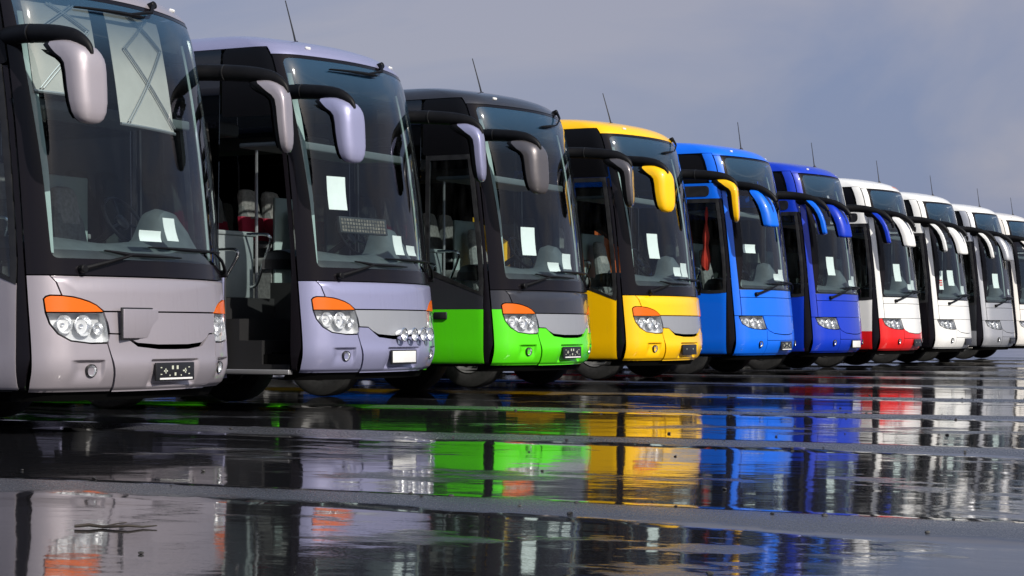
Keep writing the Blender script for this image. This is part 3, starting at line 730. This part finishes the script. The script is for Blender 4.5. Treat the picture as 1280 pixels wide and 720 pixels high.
# ------------------------------------------------------------------ coach assembly
def M_(key, fn, nm=1, smooth=35):
    if key not in MESH: MESH[key] = fn().mesh(key, nm, smooth)
    return MESH[key]
def coach(kind, X, oy, oz, c, label, **opt):
    root = bpy.data.objects.new('coach', None); COL.objects.link(root); root.location = (X, oy, oz); root.scale = (1, 1, opt.get('zs', 1))
    root.empty_display_size = .5
    tag(root, label, 'coach', 'coaches parked side by side in a row')
    def part(name, key, fn, mats, parent=root, nm=1, loc=None, smooth=35): return obj(name, M_(kind + '_' + key, fn, nm, smooth), mats, parent, loc)
    G = lambda k: c.get(k, c['body'])
    seam = -1.33 if kind == 'A' else -1.305
    part('front_frame', 'shell', b_shell, 'black_void')
    part('lower_valance', 'valance', b_valance, 'black_void')
    # ---- nose
    if kind == 'A':
        for sg in (-1, 1):
            part('corner_panel', 'corner%d' % sg, lambda: b_corner_A(sg), [G('low'), G('up')], nm=2)
            hl = part('headlight', 'bowl%d' % sg, lambda: b_bowl(HEAD_A, sg), 'lamp_bowl')
            part('reflector', 'refl%d' % sg, lambda: b_reflectors([(-1.06, .955, .072, .05), (-.90, .945, .082, .055), (-.775, .92, .05, .03)], sg), 'reflector', hl)
            part('lens', 'lens%d' % sg, lambda: b_lens(HEAD_A, sg, .002, .012), 'lamp_glass', hl)
            part('indicator', 'ind%d' % sg, lambda: b_lens(IND_A, sg, .004, .05), 'orange_lens', hl)
            part('fog_light', 'fog%d' % sg, lambda: b_fog(sg), ['black_trim', 'reflector', 'lamp_glass'], nm=3)
        part('hood_panel', 'hood', b_hood_A, G('up'))
        part('grille_panel', 'grille', b_grille_A, G('grille'))
        bump = part('bumper', 'bumper', b_bumper_A, G('low'))
        part('windshield_surround', 'surround', b_surround_A, 'black_gloss')
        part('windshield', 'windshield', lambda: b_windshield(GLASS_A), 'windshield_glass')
        wl = ([(-.90, 1.385), (-.46, 1.50)], [(-.70, 1.535), (-.46, 1.505), (.15, 1.50)])
        wr = ([(1.10, 1.40), (.92, 1.50), (.74, 1.565)], [(-.25, 1.575), (.3, 1.57), (.92, 1.575)])
        wu = ([(.28, 3.64), (.16, 3.55), (-.12, 3.50)], [(-.72, 3.485), (-.12, 3.495), (.05, 3.50)])
        if opt.get('wiper', 1):
            part('wiper', 'wiperL', lambda: b_wiper(wl[0], wl[1], [.03, .045], .035), 'arm_black')
            part('wiper', 'wiperR', lambda: b_wiper(wr[0], wr[1], [.03, .05, .05], .035), 'arm_black')
            if opt.get('upper', 'long') == 'long': part('wiper', 'wiperU', lambda: b_wiper(wu[0], wu[1], [.03, .05, .045], .035), 'arm_black')
            else: part('wiper', 'wiperU2', lambda: b_wiper([(.62, 3.66), (.50, 3.56), (.28, 3.46)], [(.28, 3.46), (0., 3.42), (-.2, 3.40)], [.03, .05, .04], .03), 'arm_black')
        part('roof', 'roof', lambda: b_roof(3.618, 3.70, 1.335), G('roof'))
    else:
        for sg in (-1, 1):
            h = [(-1.30, .42), (-.662, .42), (-.662, .828), (-.76, .826), (-.869, .829), (-1.0, .840), (-1.09, .860), (-1.196, .917), (-1.238, 1.03), (-1.236, 1.047), (-1.30, 1.047)]
            part('corner_panel', 'corner%d' % sg, lambda: patch(MB(), h if sg < 0 else mir(h)), G('low'))
            hp = [(-1.30, 1.057), (-1.192, 1.057), (-1.192, 1.47), (-1.203, 2.0), (-1.19, 3.02), (-1.19, 3.615), (-1.30, 3.615)]
            part('pillar', 'pillar%d' % sg, lambda: patch(MB(), hp if sg < 0 else mir(hp)), [G('up')] if 'pillar' not in c else c['pillar'])
            hl = part('headlight', 'bowl%d' % sg, lambda: b_bowl(HEAD_B, sg), 'lamp_bowl')
            part('reflector', 'refl%d' % sg, lambda: b_reflectors([(-1.10, .965, .052, .04), (-.92, .945, .078, .055), (-.78, .93, .068, .05)], sg), 'reflector', hl)
            part('lens', 'lens%d' % sg, lambda: b_lens(HEAD_B, sg, .002, .012), 'lamp_glass', hl)
            part('fog_light', 'fog%d' % sg, lambda: b_fog(sg, .837, .595), ['black_trim', 'reflector', 'lamp_glass'], nm=3, loc=(0, -.028, 0))
        part('cowl_panel', 'cowl', lambda: patch(MB(), [(-1.18, 1.350), (1.18, 1.350), (1.18, 1.465), (-1.18, 1.465)]), G('up'))
        part('hood_panel', 'hood', lambda: patch(MB(), [(-1.18, 1.057), (1.18, 1.057), (1.18, 1.340), (-1.18, 1.340)]), G('up'))
        part('grille_panel', 'grille', lambda: patch(MB(), sym([(-.722, 1.048), (-.685, .93), (-.652, .86), (-.60, .820), (-.45, .776), (-.143, .755)])), G('grille'))
        part('bumper_skin', 'bumpup', lambda: patch(MB(), [(-.652, .660), (.652, .660), (.652, .84), (.60, .806), (.44, .762), (.143, .741), (-.143, .741), (-.44, .762), (-.60, .806), (-.652, .84)]), G('low'))
        bump = part('bumper', 'bumper', lambda: patch(MB(), [(-.652, .42), (.652, .42), (.652, .652), (-.652, .652)]), G('low'))
        part('windshield_surround', 'surround', b_surround_B, 'black_gloss')
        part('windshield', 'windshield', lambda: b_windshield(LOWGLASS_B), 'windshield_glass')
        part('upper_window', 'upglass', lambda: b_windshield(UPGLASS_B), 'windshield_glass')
        wl = ([(-.86, 1.395), (-.45, 1.50), (-.2, 1.56)], [(-.55, 1.565), (-.2, 1.57), (.35, 1.56)])
        wr = ([(1.08, 1.42), (.95, 1.52), (.74, 1.57)], [(-.2, 1.60), (.3, 1.595), (.92, 1.59)])
        part('wiper', 'wiperL', lambda: b_wiper(wl[0], wl[1], [.03, .045, .045], .035), 'arm_black')
        part('wiper', 'wiperR', lambda: b_wiper(wr[0], wr[1], [.03, .05, .05], .035), 'arm_black')
        part('roof', 'roof', lambda: b_roof(3.624, 3.66, 1.31), G('roof'))
    # ---- number plate and extras on the bumper
    pl = opt.get('plate', 'dark')
    yb = S(0, .57).y + (.004 if kind == 'A' else -.004)
    def plate_mesh():
        mb = MB(); mb.box(-.255, .265, yb - .016, yb + .004, .492, .640, .004, 0)
        if pl == 'white': mb.box(-.235, .245, yb - .019, yb - .012, .510, .628, .002, 1)
        if pl == 'dark':
            mb.box(-.21, .235, yb - .019, yb - .012, .502, .516, 0, 1)
            for dx, dz, w, h in ((-.035, .600, .024, .03), (.03, .600, .024, .03), (0, .545, .022, .026), (-.13, .572, .05, .012), (-.13, .572, .012, .04), (.13, .572, .05, .012), (.14, .572, .012, .04), (-.19, .60, .02, .008), (.19, .60, .02, .008), (-.19, .545, .02, .008), (.19, .545, .02, .008), (-.075, .535, .012, .012), (.08, .535, .012, .012)):
                mb.box(dx - w / 2, dx + w / 2, yb - .018, yb - .012, dz - h / 2, dz + h / 2, 0, 2)
        if pl == 'bare':
            for dx, dz in ((-.12, .575), (.12, .575)): mb.lathe([(.009, -.004), (.009, .004), (.001, .005)], Matrix.Translation((dx, yb - .017, dz)) @ Matrix.Rotation(R(90), 4, 'X'), 8, 2)
        return mb
    part('license_plate', 'plate_' + pl, plate_mesh, ['plate_black', 'plate_white', 'plate_mark'], bump, nm=3)
    # ---- mirrors
    secs = MIR_A if kind == 'A' else MIR_B
    for sg in (-1, 1):
        arm = part('mirror_arm', 'arm%d' % sg, lambda: b_arm(kind, sg), 'arm_black')
        part('mirror_cover', 'mcov%d' % sg, lambda: b_mirror(secs, sg, True), G('mirror' + ('L' if sg < 0 else 'R')) if ('mirror' + ('L' if sg < 0 else 'R')) in c else G('mirror'), arm, smooth=60)
        part('mirror_casing', 'mcas%d' % sg, lambda: b_mirror(secs, sg, False), 'arm_black', arm, smooth=60)
        part('mirror_glass', 'mgl%d' % sg, lambda: b_mirror_glass(secs, sg), 'mirror_glass', arm)
        if kind == 'A': part('collar', 'mcol%d' % sg, lambda: b_collar(sg), 'black_trim', arm)
    # ---- antenna and roof lamps
    ax_, ay_, az_, al_ = (-.58, .93, 3.80, .13) if kind == 'A' else (.12, .80, 3.815, .06)
    ant = part('antenna', 'antenna', lambda: MB().tube([(ax_, ay_, az_), (ax_, ay_ + al_ * .2, az_ + .10), (ax_, ay_ + al_ * .55, az_ + .26), (ax_, ay_ + al_, az_ + .46)], [.011, .009, .007, .0055], 6), 'black_trim')
    part('antenna_base', 'antb', lambda: MB().lathe([(.035, -.03), (.03, .01), (.018, .03), (.001, .035)], Matrix.Translation((ax_, ay_ - .005, az_)) @ Matrix.Rotation(R(-8), 4, 'X'), 14), 'black_trim', ant)
    for sg in (-1, 1):
        part('marker_lamp', 'mark%d' % sg, lambda: MB().box(-.03, .03, -.015, .02, -.012, .014, .008).__class__.bm(MB(), (lambda bm: (bmesh.ops.create_cube(bm, size=1), [setattr(v, 'co', aim(sg * .86, 3.70, .006) @ Vector((v.co.x * .075, v.co.y * .03, v.co.z * .022))) for v in bm.verts], bmesh.ops.bevel(bm, geom=list(bm.edges), offset=.007, segments=2, affect='EDGES'), bm)[-1])(bmesh.new())), 'plate_white')
    # ---- flanks
    dopen = opt.get('door', 'shut') == 'open'
    for sg in (-1, 1):
        lft = sg < 0
        fs_ = -1.33 if kind == 'A' else -1.305
        # door pillar between nose and door
        part('door_pillar', 'dpill%d' % sg, lambda: patch(MB(), side_front(.425, 2.98, fs_, lambda z: door_front(z, fs_)), fm=SIDE[sg], thick=.03, off=-.004), 'black_gloss')
        if kind == 'A':
            part('upper_pane', 'uptop%d' % sg, lambda: b_side_pane(sg, 0, 1.375, 2.995, 3.69, lean=-1.33), 'pane_black')
            zt = 3.69
        else:
            part('door_header', 'dhead%d' % sg, lambda: patch(MB(), side_front(2.925, 3.17, fs_, lambda z: 1.40, 4), fm=SIDE[sg]), G('up'))
            part('vent_panel', 'vent%d' % sg, lambda: patch(MB(), round_poly([(.84, 2.96), (1.385, 2.96), (1.385, 3.13), (.84, 3.13)], .07), fm=SIDE[sg], thick=.01, off=.008), 'black_trim')
            part('side_header', 'shead%d' % sg, lambda: patch(MB(), side_front(3.18, 3.652, fs_, lambda z: yA(z, fs_) + .16, 4), fm=SIDE[sg]), G('up'))
            part('upper_pane', 'uptop%d' % sg, lambda: patch(MB(), round_poly([(yA(3.2, fs_) + .19, 3.185), (1.40, 3.185), (1.40, 3.64), (yA(3.64, fs_) + .19, 3.64)], [.05, .02, .02, .14]), fm=SIDE[sg], thick=.012), 'pane_black')
            zt = 3.645
        # door (left) or cab flank (right)
        if lft and not dopen:
            if kind == 'A':
                dr = part('door', 'door_' + ('s' if opt.get('two') else ''), lambda: b_door_panel(-1, .44, 1.27, 1.55, split=1.10), [G('doorlow'), G('doorup')], nm=2)
                fr = ('A', 1.31, 1.60, 2.93, 0.)
            else:
                dr = part('door', 'door_', lambda: b_door_panel(-1, .44, 1.42, 1.50, s=fs_, curve=.05, split=opt.get('dsplit', .8)), [G('doorlow'), G('doorup')], nm=2) if not opt.get('dsplit') else part('door', 'door_%s' % opt['dsplit'], lambda: b_door_panel(-1, .44, 1.42, 1.50, s=fs_, curve=.05, split=opt['dsplit']), [G('doorlow'), G('doorup')], nm=2)
                fr = ('B', 1.47, 1.55, 2.86, .05)
            part('door_frame', 'dframe', lambda: b_door_frame(-1, fr[1], fr[2], fr[3], fs_, curve=fr[4]), 'black_trim', dr)
            part('door_window', 'dwin', lambda: patch(MB(), door_outline(fr[1], fr[2], fr[3], .06, 1.28, fs_, fr[4]), fm=SIDE[-1], thick=.006, off=-.004), 'door_glass', dr)
            if kind == 'A': part('door_handle', 'dhan', lambda: MB().box(-1.325, -1.295, 1.02, 1.20, .98, 1.07, .012), 'black_trim', dr)
        elif lft:
            dr = part('door', 'dooropen', lambda: b_door_panel(-1, .44, 1.27, 1.55, split=1.10), [G('doorlow'), G('doorup')], nm=2, loc=(-.22, .98, 0))
            part('door_frame', 'dframe', lambda: b_door_frame(-1, 1.31, 1.60, 2.93, fs_), 'black_trim', dr)
            part('door_window', 'dwin', lambda: patch(MB(), door_outline(1.31, 1.60, 2.93, .06, 1.28, fs_), fm=SIDE[-1], thick=.006, off=-.004), 'door_glass', dr)
            part('door_sill', 'dsill', lambda: MB().box(-1.29, -1.2, .56, 1.34, .40, .45, .01), 'steel_dull')
        else:
            part('cab_panel', 'cab', lambda: b_door_panel(1, .44, 1.27, 1.45, s=fs_, split=1.10 if kind == 'A' else .8), [G('doorlow'), G('doorup')], nm=2)
            dw = part('driver_window', 'drwin', lambda: patch(MB(), door_outline(1.34, 1.53, 2.90, .05, 1.30, fs_), fm=SIDE[1], thick=.006, off=-.004), 'door_glass')
            part('window_frame', 'drfr', lambda: b_door_frame(1, 1.34, 1.53, 2.90, fs_, w=.04), 'black_trim', dw)
        # long side
        part('side_panel', 'side%d' % sg, lambda: b_side_panel(sg, 1.345, 12.05, .36, 1.40, (AX1, AX2)), [G('doorlow')])
        n_ = 7; w_ = (12.0 - 1.40) / n_
        for i in range(n_):
            part('side_window', 'swin%d_%d' % (sg, i), lambda: b_side_pane(sg, 1.40 + i * w_ + .006, 1.40 + (i + 1) * w_ - .006, 1.415, zt if kind == 'A' else 3.16), 'side_glass')
        if kind == 'B':
            part('side_band', 'sband%d' % sg, lambda: b_side_panel(sg, 1.41, 12.05, 3.175, 3.65), [G('roof')])
        part('side_lining', 'slin%d' % sg, lambda: MB().box(*((-1.235, -1.215) if sg < 0 else (1.215, 1.235)), 1.36, 12., .6, 1.43), 'lining_dark')
        for ya in (AX1, AX2):
            wh = part('wheel', 'tyre', b_tyre, 'rubber', loc=(sg * 1.10, ya, .505 - oz))
            part('rim', 'rim', b_rim, 'rim_steel', wh)
    part('rear_panel', 'rear', b_rear, G('up'))
    part('underbody', 'under', lambda: MB().box(-1.0, 1.0, .9, 11.9, .40, .62).box(-1.22, 1.22, 3.55, 8.4, .30, .6).box(-1.2, 1.2, 9.8, 11.9, .34, .6).box(-1.15, 1.15, .55, 2.1, .44, .6), 'black_void')
    # ---- cab and saloon
    part('floor', 'floor', lambda: MB().box(-1.2, 1.2, 1.55, 11.9, 1.12, 1.18).box(.15, 1.2, .75, 1.55, .92, .98), 'floor_dark')
    part('ceiling', 'ceil', lambda: MB().box(-1.14, 1.14, .95, 11.9, 3.36, 3.40).box(-1.14, 1.14, .74, .95, 3.36, 3.62).box(-1.16, -1.14, .8, 11.9, 3.36, 3.66).box(1.14, 1.16, .8, 11.9, 3.36, 3.66), 'lining_dark')
    part('rear_bulkhead', 'bulk', lambda: MB().box(-1.15, 1.15, 7.6, 7.65, 1.15, 3.36), 'lining_dark')
    part('dashboard', 'dash', b_dash, ['trim_grey' if opt.get('light') else 'dash_grey', 'dash_dark'], nm=2)
    part('steering_wheel', 'steer', b_wheel, 'pane_black')
    for sg in (-1, 1):
        tp = [(-1.20, 1.52), (-1.085, 1.52), (-1.07, 2.2), (-1.10, 3.0), (-1.14, 3.45), (-1.20, 3.45)]
        part('pillar_trim', 'ptrim%d' % sg, lambda: patch(MB(), tp if sg < 0 else mir(tp), off=-.085, thick=.02), 'panel_teal')
    part('overhead_console', 'over', lambda: MB().box(-1.08, 1.08, .66, 1.30, 2.70, 2.75, .02).box(-1.08, 1.08, .60, .68, 2.67, 2.755, .02), 'trim_dim')
    part('entrance_steps', 'steps', lambda: MB().box(-1.18, -.1, .62, 1.5, .42, .50).box(-1.18, -.1, .95, 1.5, .50, .74).box(-1.18, -.1, 1.22, 1.5, .74, .96).box(-.12, -.06, .8, 1.55, .5, 1.35).box(-1.18, .1, 1.5, 1.56, .5, 1.18), 'floor_dark')
    part('luggage_rack', 'rackL', lambda: MB().box(-1.18, -.62, 1.6, 7.5, 2.86, 3.0, .03), 'lining_dark'); part('luggage_rack', 'rackR', lambda: MB().box(.62, 1.18, 1.6, 7.5, 2.86, 3.0, .03), 'lining_dark')
    mp_ = part('modesty_panel', 'modL', lambda: MB().box(-1.16, -.36, 1.60, 1.64, 1.18, 1.86, .015).box(-1.18, -.32, 1.585, 1.655, 1.83, 1.88, .015), 'panel_grey')
    part('grab_rail', 'grabL', lambda: MB().tube(curve([(-.42, 1.60, 1.30), (-.42, 1.52, 1.33), (-.46, 1.42, 1.52), (-.50, 1.30, 1.76), (-.52, 1.30, 1.83), (-.52, 1.38, 1.85), (-.52, 1.60, 1.85)]), .017, 10), 'steel_rail', mp_)
    part('grab_rail', 'grabM', lambda: MB().tube(curve([(-1.10, 1.60, 1.26), (-1.10, 1.52, 1.28), (-1.10, 1.42, 1.42), (-1.10, 1.30, 1.60), (-1.10, 1.32, 1.66), (-1.10, 1.40, 1.67), (-1.10, 1.60, 1.67)]), .017, 10), 'steel_rail', mp_)
    part('modesty_panel', 'modR', lambda: MB().box(.36, 1.16, 1.80, 1.84, 1.18, 2.30, .015), 'panel_teal')
    part('hand_pole', 'pole', lambda: MB().tube([(-.28, 1.62, 1.18), (-.28, 1.62, 2.8)], .018, 8), 'steel_dull')
    ds = part('driver_seat', 'seat', b_seat, 'seat_grey', loc=(.62, 1.30, .95)); part('headrest_cover', 'hcov', b_headcover, 'seat_light', ds)
    for (x, y) in SEATS:
        st = part('passenger_seat', 'seat', b_seat, opt.get('seat', 'seat_grey'), loc=(x, y, 1.18)); part('headrest_cover', 'hcov', b_headcover, 'seat_light', st)
        if opt.get('redseat'): part('seat_band', 'redb', b_redband, 'cover_red', st)
    return root

CX = [13.21, 17.72, 21.90, 25.86, 30.70, 34.66, 38.95, 43.24, 47.75, 51.49, 55.85]
c1 = coach('A', CX[0], -.6, -.08, dict(body='silver_mauve', low='silver_mauve', up='silver_mauve', grille='silver_mauve'), 'silver coach with cream blinds pulled down behind its windshield', plate='dark')
c2 = coach('A', CX[1], -.2, -.02, dict(body='lavender_silver', grille='grille_silver'), 'lavender silver coach with four round driving lamps and its door open', plate='white', door='open', redseat=True)
c3 = coach('A', CX[2], -.2, -.005, dict(body='charcoal_paint', low='lime_green', doorlow='lime_green', doorup='charcoal_paint', up='charcoal_paint', roof='charcoal_paint', mirror='graphite_paint', grille='grille_silver'), 'coach painted charcoal above and lime green below', plate='dark', upper='short', zs=.977)
c4 = coach('A', CX[3], -.2, -.005, dict(body='golden_yellow', grille='grille_silver'), 'golden yellow coach with a grey grille panel', plate='bare', upper='short', zs=.977)
MATL = dict(mirror=None)
c5 = coach('B', CX[4], 0, 0, dict(body='azure_blue'), 'bright azure blue coach between the yellow coach and the dark blue coach', plate='dark')
c6 = coach('B', CX[5], 0, 0, dict(body='royal_blue'), 'dark royal blue coach with a white number plate', plate='white')
c7 = coach('B', CX[6], 0, 0, dict(body='white_paint', low='signal_red', doorlow='signal_red', doorup='white_paint'), 'white coach with a red bumper and red lower band', plate='bare', dsplit=.8)
c8 = coach('B', CX[7], 0, 0, dict(body='white_paint', doorlow='black_gloss', doorup='black_gloss'), 'plain white coach with a black door beside the red and white coach', plate='none', dsplit=.8)
c9 = coach('B', CX[8], 0, 0, dict(body='silver_paint', roof='white_paint', doorlow='silver_paint', doorup='dark_grey_paint', mirrorL='silver_paint', mirrorR='cream_white'), 'silver coach with a white roof beside the plain white coach', plate='bare', dsplit=.8)
c10 = coach('B', CX[9], 0, 0, dict(body='cream_white'), 'cream white coach on the far side of the silver coach with the white roof', plate='none')
c11 = coach('B', CX[10], 0, 0, dict(body='white_paint', mirror='silver_paint'), 'white coach with silver mirrors, the last one past the cream white coach', plate='none')

# ---- parts only some coaches have
def badge_panel():
    y = S(-.42, .98).y
    mb = MB(); mb.box(-.63, -.18, y - .026, y - .004, .84, 1.075, .006, 0).box(-.642, -.168, y - .014, y + .004, .828, 1.087, .004, 1); return mb
obj('blank_panel', badge_panel().mesh('blank_panel', 2), ['silver_mauve', 'black_trim'], c1)['label'] = 'blank rectangular panel fixed on the grille'
for u in (-.10, .11, .32, .53):
    me = MB(); M = aim(u, .795, .055, Vector((0, -1, .02)))
    me.lathe([(.018, -.10), (.04, -.075), (.066, -.03), (.073, .01), (.073, .022), (.066, .026), (.062, .018)], M, 26, 0)
    me.lathe([(.062, .018), (.05, -.012), (.025, -.03), (.001, -.03)], M, 26, 1); me.lathe([(.062, .018), (.04, .026), (.001, .03)], M, 26, 2)
    p = pt(S, u, .70, .0)[0]; me.tube([p, M @ Vector((0, 0, -.06))], .012, 6, mi=0)
    obj('driving_lamp', me.mesh('driving_lamp', 3), ['chrome', 'reflector', 'lamp_glass'], c2)
def board():
    mb = MB(); p, n = pt(S, -.42, 1.92, -.10); mb.box(-.41, .41, -.02, .02, -.085, .085, .006, 0)
    for i in range(16):
        for j in range(4): mb.box(-.385 + i * .048, -.365 + i * .048 + .012, -.023, -.018, -.07 + j * .036, -.07 + j * .036 + .026, 0, 1)
    return mb
p_, n_ = pt(S, -.42, 1.92, -.10)
b_ = obj('destination_board', board().mesh('destination_board', 2), ['dash_dark', 'led_board'], c2, p_, (R(-9), 0, R(-5)))
# blinds with scissor arms in the first coach
for u0, u1, z0, z1 in ((-.33, .42, 2.60, 3.54), (-1.14, -.50, 2.80, 3.54)):
    mb = patch(MB(), [(u0, z0), (u1, z0 - .02), (u1, z1), (u0, z1)], off=-.075, thick=.004, zs=ZL)
    bl = obj('sun_blind', mb.mesh('sun_blind'), 'blind_cream', c1)
    um = (u0 + u1) / 2; w = (u1 - u0); h = z1 - z0
    arms = MB()
    for k in (0, .03):
        for q in ([(u0 + .1 * w, z0 + .02), (u1 - .12 * w, z1 - .28 * h)], [(u1 - .04, z0 + .02), (u0 + .18 * w, z1 - .32 * h)], [(u1 - .12 * w, z1 - .28 * h), (u0 + .36 * w, z1)], [(u0 + .18 * w, z1 - .32 * h), (u0 + .7 * w, z1)]):
            arms.tube(strip_on([(a + k, b) for a, b in q], -.055, 0, 0, n=4), .006, 5)
    obj('scissor_arm', arms.mesh('scissor_arm'), 'steel_dull', bl)
    rod = MB().tube(strip_on([(u0, z0), (u1, z0 - .02)], -.07, 0, 0), .014, 6); obj('blind_rod', rod.mesh('blind_rod'), 'steel_dull', bl)
for c_, m_ in ((c3, 'golden_yellow'), (c4, 'orange_strip')):
    mb = MB(); n9 = 13; vs = []
    for k in range(n9):
        y = 1.42 + k * .045; dx = .018 * math.sin(k * 1.9); vs += [(1.165 + dx, y, 1.62 + .02 * math.sin(k)), (1.165 + dx, y, 2.02 + .030 * k), (1.175 + dx, y, 1.62 + .02 * math.sin(k)), (1.175 + dx, y, 2.02 + .030 * k)]
    fs = []
    for k in range(n9 - 1):
        a = k * 4; fs += [(a, a + 4, a + 5, a + 1), (a + 2, a + 3, a + 7, a + 6), (a, a + 2, a + 6, a + 4), (a + 1, a + 5, a + 7, a + 3)]
    mb.add(vs, fs); obj('curtain', mb.mesh('curtain'), m_, c_)
# orange pin stripe on the roof edge of the red and white coach
st = patch(MB(), [(.0, 3.70), (1.12, 3.665), (1.12, 3.685), (.0, 3.725)], off=.003, thick=.002); obj('roof_stripe', st.mesh('roof_stripe'), 'orange_strip', c7)

# ------------------------------------------------------------------ loose things inside the coaches
def sheet(i, u, v, w, h, rot, label, group=None, mark=False):
    oy = c_all[i].location; p, n = pt(S, u, v, -.035)
    ex = (S(u + .02, v) - S(u - .02, v)).normalized(); ez = n.cross(ex); ez = -ez if ez.z < 0 else ez
    M = Matrix((ex, -n * -1, ez)).transposed().to_4x4(); M.translation = Vector((p.x, p.y, p.z * c_all[i].scale.z)) + oy
    mb = MB(); pts = []
    for a, b in ((-1, -1), (1, -1), (1, 1), (-1, 1)):
        pts.append((a * w / 2 + b * h / 2 * math.sin(R(rot)), b * h / 2))
    n5 = 5; vs = []
    for k in range(n5 + 1):
        t = k / n5; bow = .008 * math.sin(math.pi * t)
        l = [pts[0][j] * (1 - t) + pts[3][j] * t for j in (0, 1)]; r_ = [pts[1][j] * (1 - t) + pts[2][j] * t for j in (0, 1)]
        vs += [(l[0], -bow, l[1]), (r_[0], -bow, r_[1]), (l[0], -bow + .0015, l[1]), (r_[0], -bow + .0015, r_[1])]
    fs = []
    for k in range(n5):
        a = k * 4; fs += [(a, a + 1, a + 5, a + 4), (a + 2, a + 6, a + 7, a + 3), (a, a + 4, a + 6, a + 2), (a + 1, a + 3, a + 7, a + 5)]
    mb.add(vs, fs)
    if mark:
        for q in range(3): mb.box(-w * .35, w * .3, -.004, -.002, -h * .05 - q * .05, -h * .05 - q * .05 + .03, 0, 1)
    o = obj('paper_sheet', mb.mesh('paper_sheet', 2), ['paper', 'red_mark'])
    o.matrix_world = M
    tag(o, label, 'paper', 'paper sheets behind the windshields')
c_all = [c1, c2, c3, c4, c5, c6, c7, c8, c9, c10, c11]
NAMES = ['silver coach with blinds', 'lavender coach', 'green and charcoal coach', 'yellow coach', 'azure blue coach', 'dark blue coach', 'red and white coach', 'plain white coach', 'silver coach with white roof']
PAPERS = {0: [(-.15, 1.68, .27, .09, 0, 'flat'), (.13, 1.745, .17, .19, -14, 'tall')],
          1: [(-.80, 2.23, .245, .34, 0, 'top'), (.13, 1.735, .20, .20, -14, 'tall'), (.46, 1.69, .26, .105, -30, 'flat')],
          2: [(-.70, 1.945, .25, .34, 0, 'top'), (.14, 1.72, .27, .19, 0, 'tall'), (-.23, 1.64, .27, .11, -25, 'flat')],
          3: [(-.70, 2.04, .235, .345, -4, 'top'), (.14, 1.72, .26, .195, -12, 'tall'), (-.13, 1.69, .23, .125, -12, 'flat')],
          4: [(-.865, 2.13, .31, .14, 0, 'top'), (.15, 1.725, .26, .185, -12, 'tall'), (-.09, 1.69, .24, .105, -12, 'flat')],
          5: [(-.70, 1.97, .24, .33, -5, 'top'), (.33, 1.71, .26, .20, -10, 'tall'), (.10, 1.68, .24, .11, -10, 'flat')],
          6: [(-.637, 1.965, .26, .345, -6, 'top'), (.16, 1.73, .27, .195, -12, 'tall'), (-.1, 1.69, .24, .11, -12, 'flat')],
          7: [(-1.0, 1.905, .154, .41, 0, 'red'), (-.62, 1.96, .27, .335, -6, 'top'), (.06, 1.70, .30, .19, -14, 'tall')],
          8: [(-.674, 1.995, .28, .345, -4, 'top'), (.25, 1.745, .3, .136, -10, 'tall')]}
for i, l in PAPERS.items():
    for u, v, w, h, rt, k in l:
        lab = {'flat': 'low wide white paper sheet on the dashboard of the %s', 'tall': 'upright white paper sheet on the dashboard of the %s', 'top': 'white paper sheet hung inside the windshield of the %s', 'red': 'narrow paper sheet with red print inside windshield of the %s'}[k] % NAMES[i]
        sheet(i, u, v, w, h, rt, lab, mark=(k == 'red'))
# red pennant hanging in the door window of the azure coach
mb = MB(); rings = []
for k in range(9):
    t = k / 8; r_ = .012 + .062 * t + (.012 * math.sin(k * 2.1)); ring = []
    for j in range(14):
        a = 2 * math.pi * j / 14; f_ = 1 + .28 * math.sin(a * 4 + k * .4) * t; ring.append((r_ * f_ * math.cos(a), r_ * f_ * math.sin(a) + .02 * t, -.98 * t - (.05 * math.sin(a * 2) if k == 8 else 0)))
    rings.append(ring)
mb.loft(rings)
pn = obj('red_pennant', mb.mesh('red_pennant'), 'pennant_red', None, (CX[4] - 1.14, .93, 2.80)); tag(pn, 'red cloth pennant hanging inside the door window of the azure blue coach', 'pennant')

# ------------------------------------------------------------------ litter on the wet asphalt
def twig(x, y, ang, ln, label):
    random.seed(int(x * 100)); p = [(ln * (t / 6 - .5), .02 * math.sin(t * 1.3), .008 + .004 * math.sin(t * 2.1)) for t in range(7)]
    mb = MB().tube(p, [.007, .008, .007, .0065, .006, .005, .003], 6).tube([p[2], (p[2][0] + .05, p[2][1] + .05, .012), (p[2][0] + .09, p[2][1] + .07, .016)], [.004, .003, .002], 5)
    o = obj('twig', mb.mesh('twig'), 'twig_brown', None, (x, y, rib_profile(x, y) * .022), (0, 0, ang)); tag(o, label, 'twig'); return o
princ('twig_brown', (.022, .016, .011), .7, var=.4, vscale=40)
princ('grit_dark', (.03, .028, .026), .6, var=.5, vscale=50)
twig(6.6, -5.16, R(-62), .34, 'thin dark twig lying on the wet asphalt before the silver coach')
mb = MB(); random.seed(3)
for k in range(150):
    x = random.uniform(5.5, 26); y = random.uniform(-10.5, -1.0); r_ = random.uniform(.006, .016)
    n_ = round((x - RIB0) / RIBP)
    if random.random() < .6: x = RIB0 + n_ * RIBP + random.uniform(-.45, .45)
    bm = bmesh.new(); bmesh.ops.create_icosphere(bm, subdivisions=1, radius=r_); z = rib_profile(x, y) * .022 + r_ * .25
    for v in bm.verts: v.co = Vector((v.co.x * random.uniform(.7, 1.3) + x, v.co.y * random.uniform(.7, 1.5) + y, v.co.z * .6 + z))
    mb.bm(bm)
g_ = obj('grit', mb.mesh('grit'), 'grit_dark'); g_['kind'] = 'stuff'; g_['label'] = 'loose dark grit scattered over the wet asphalt'
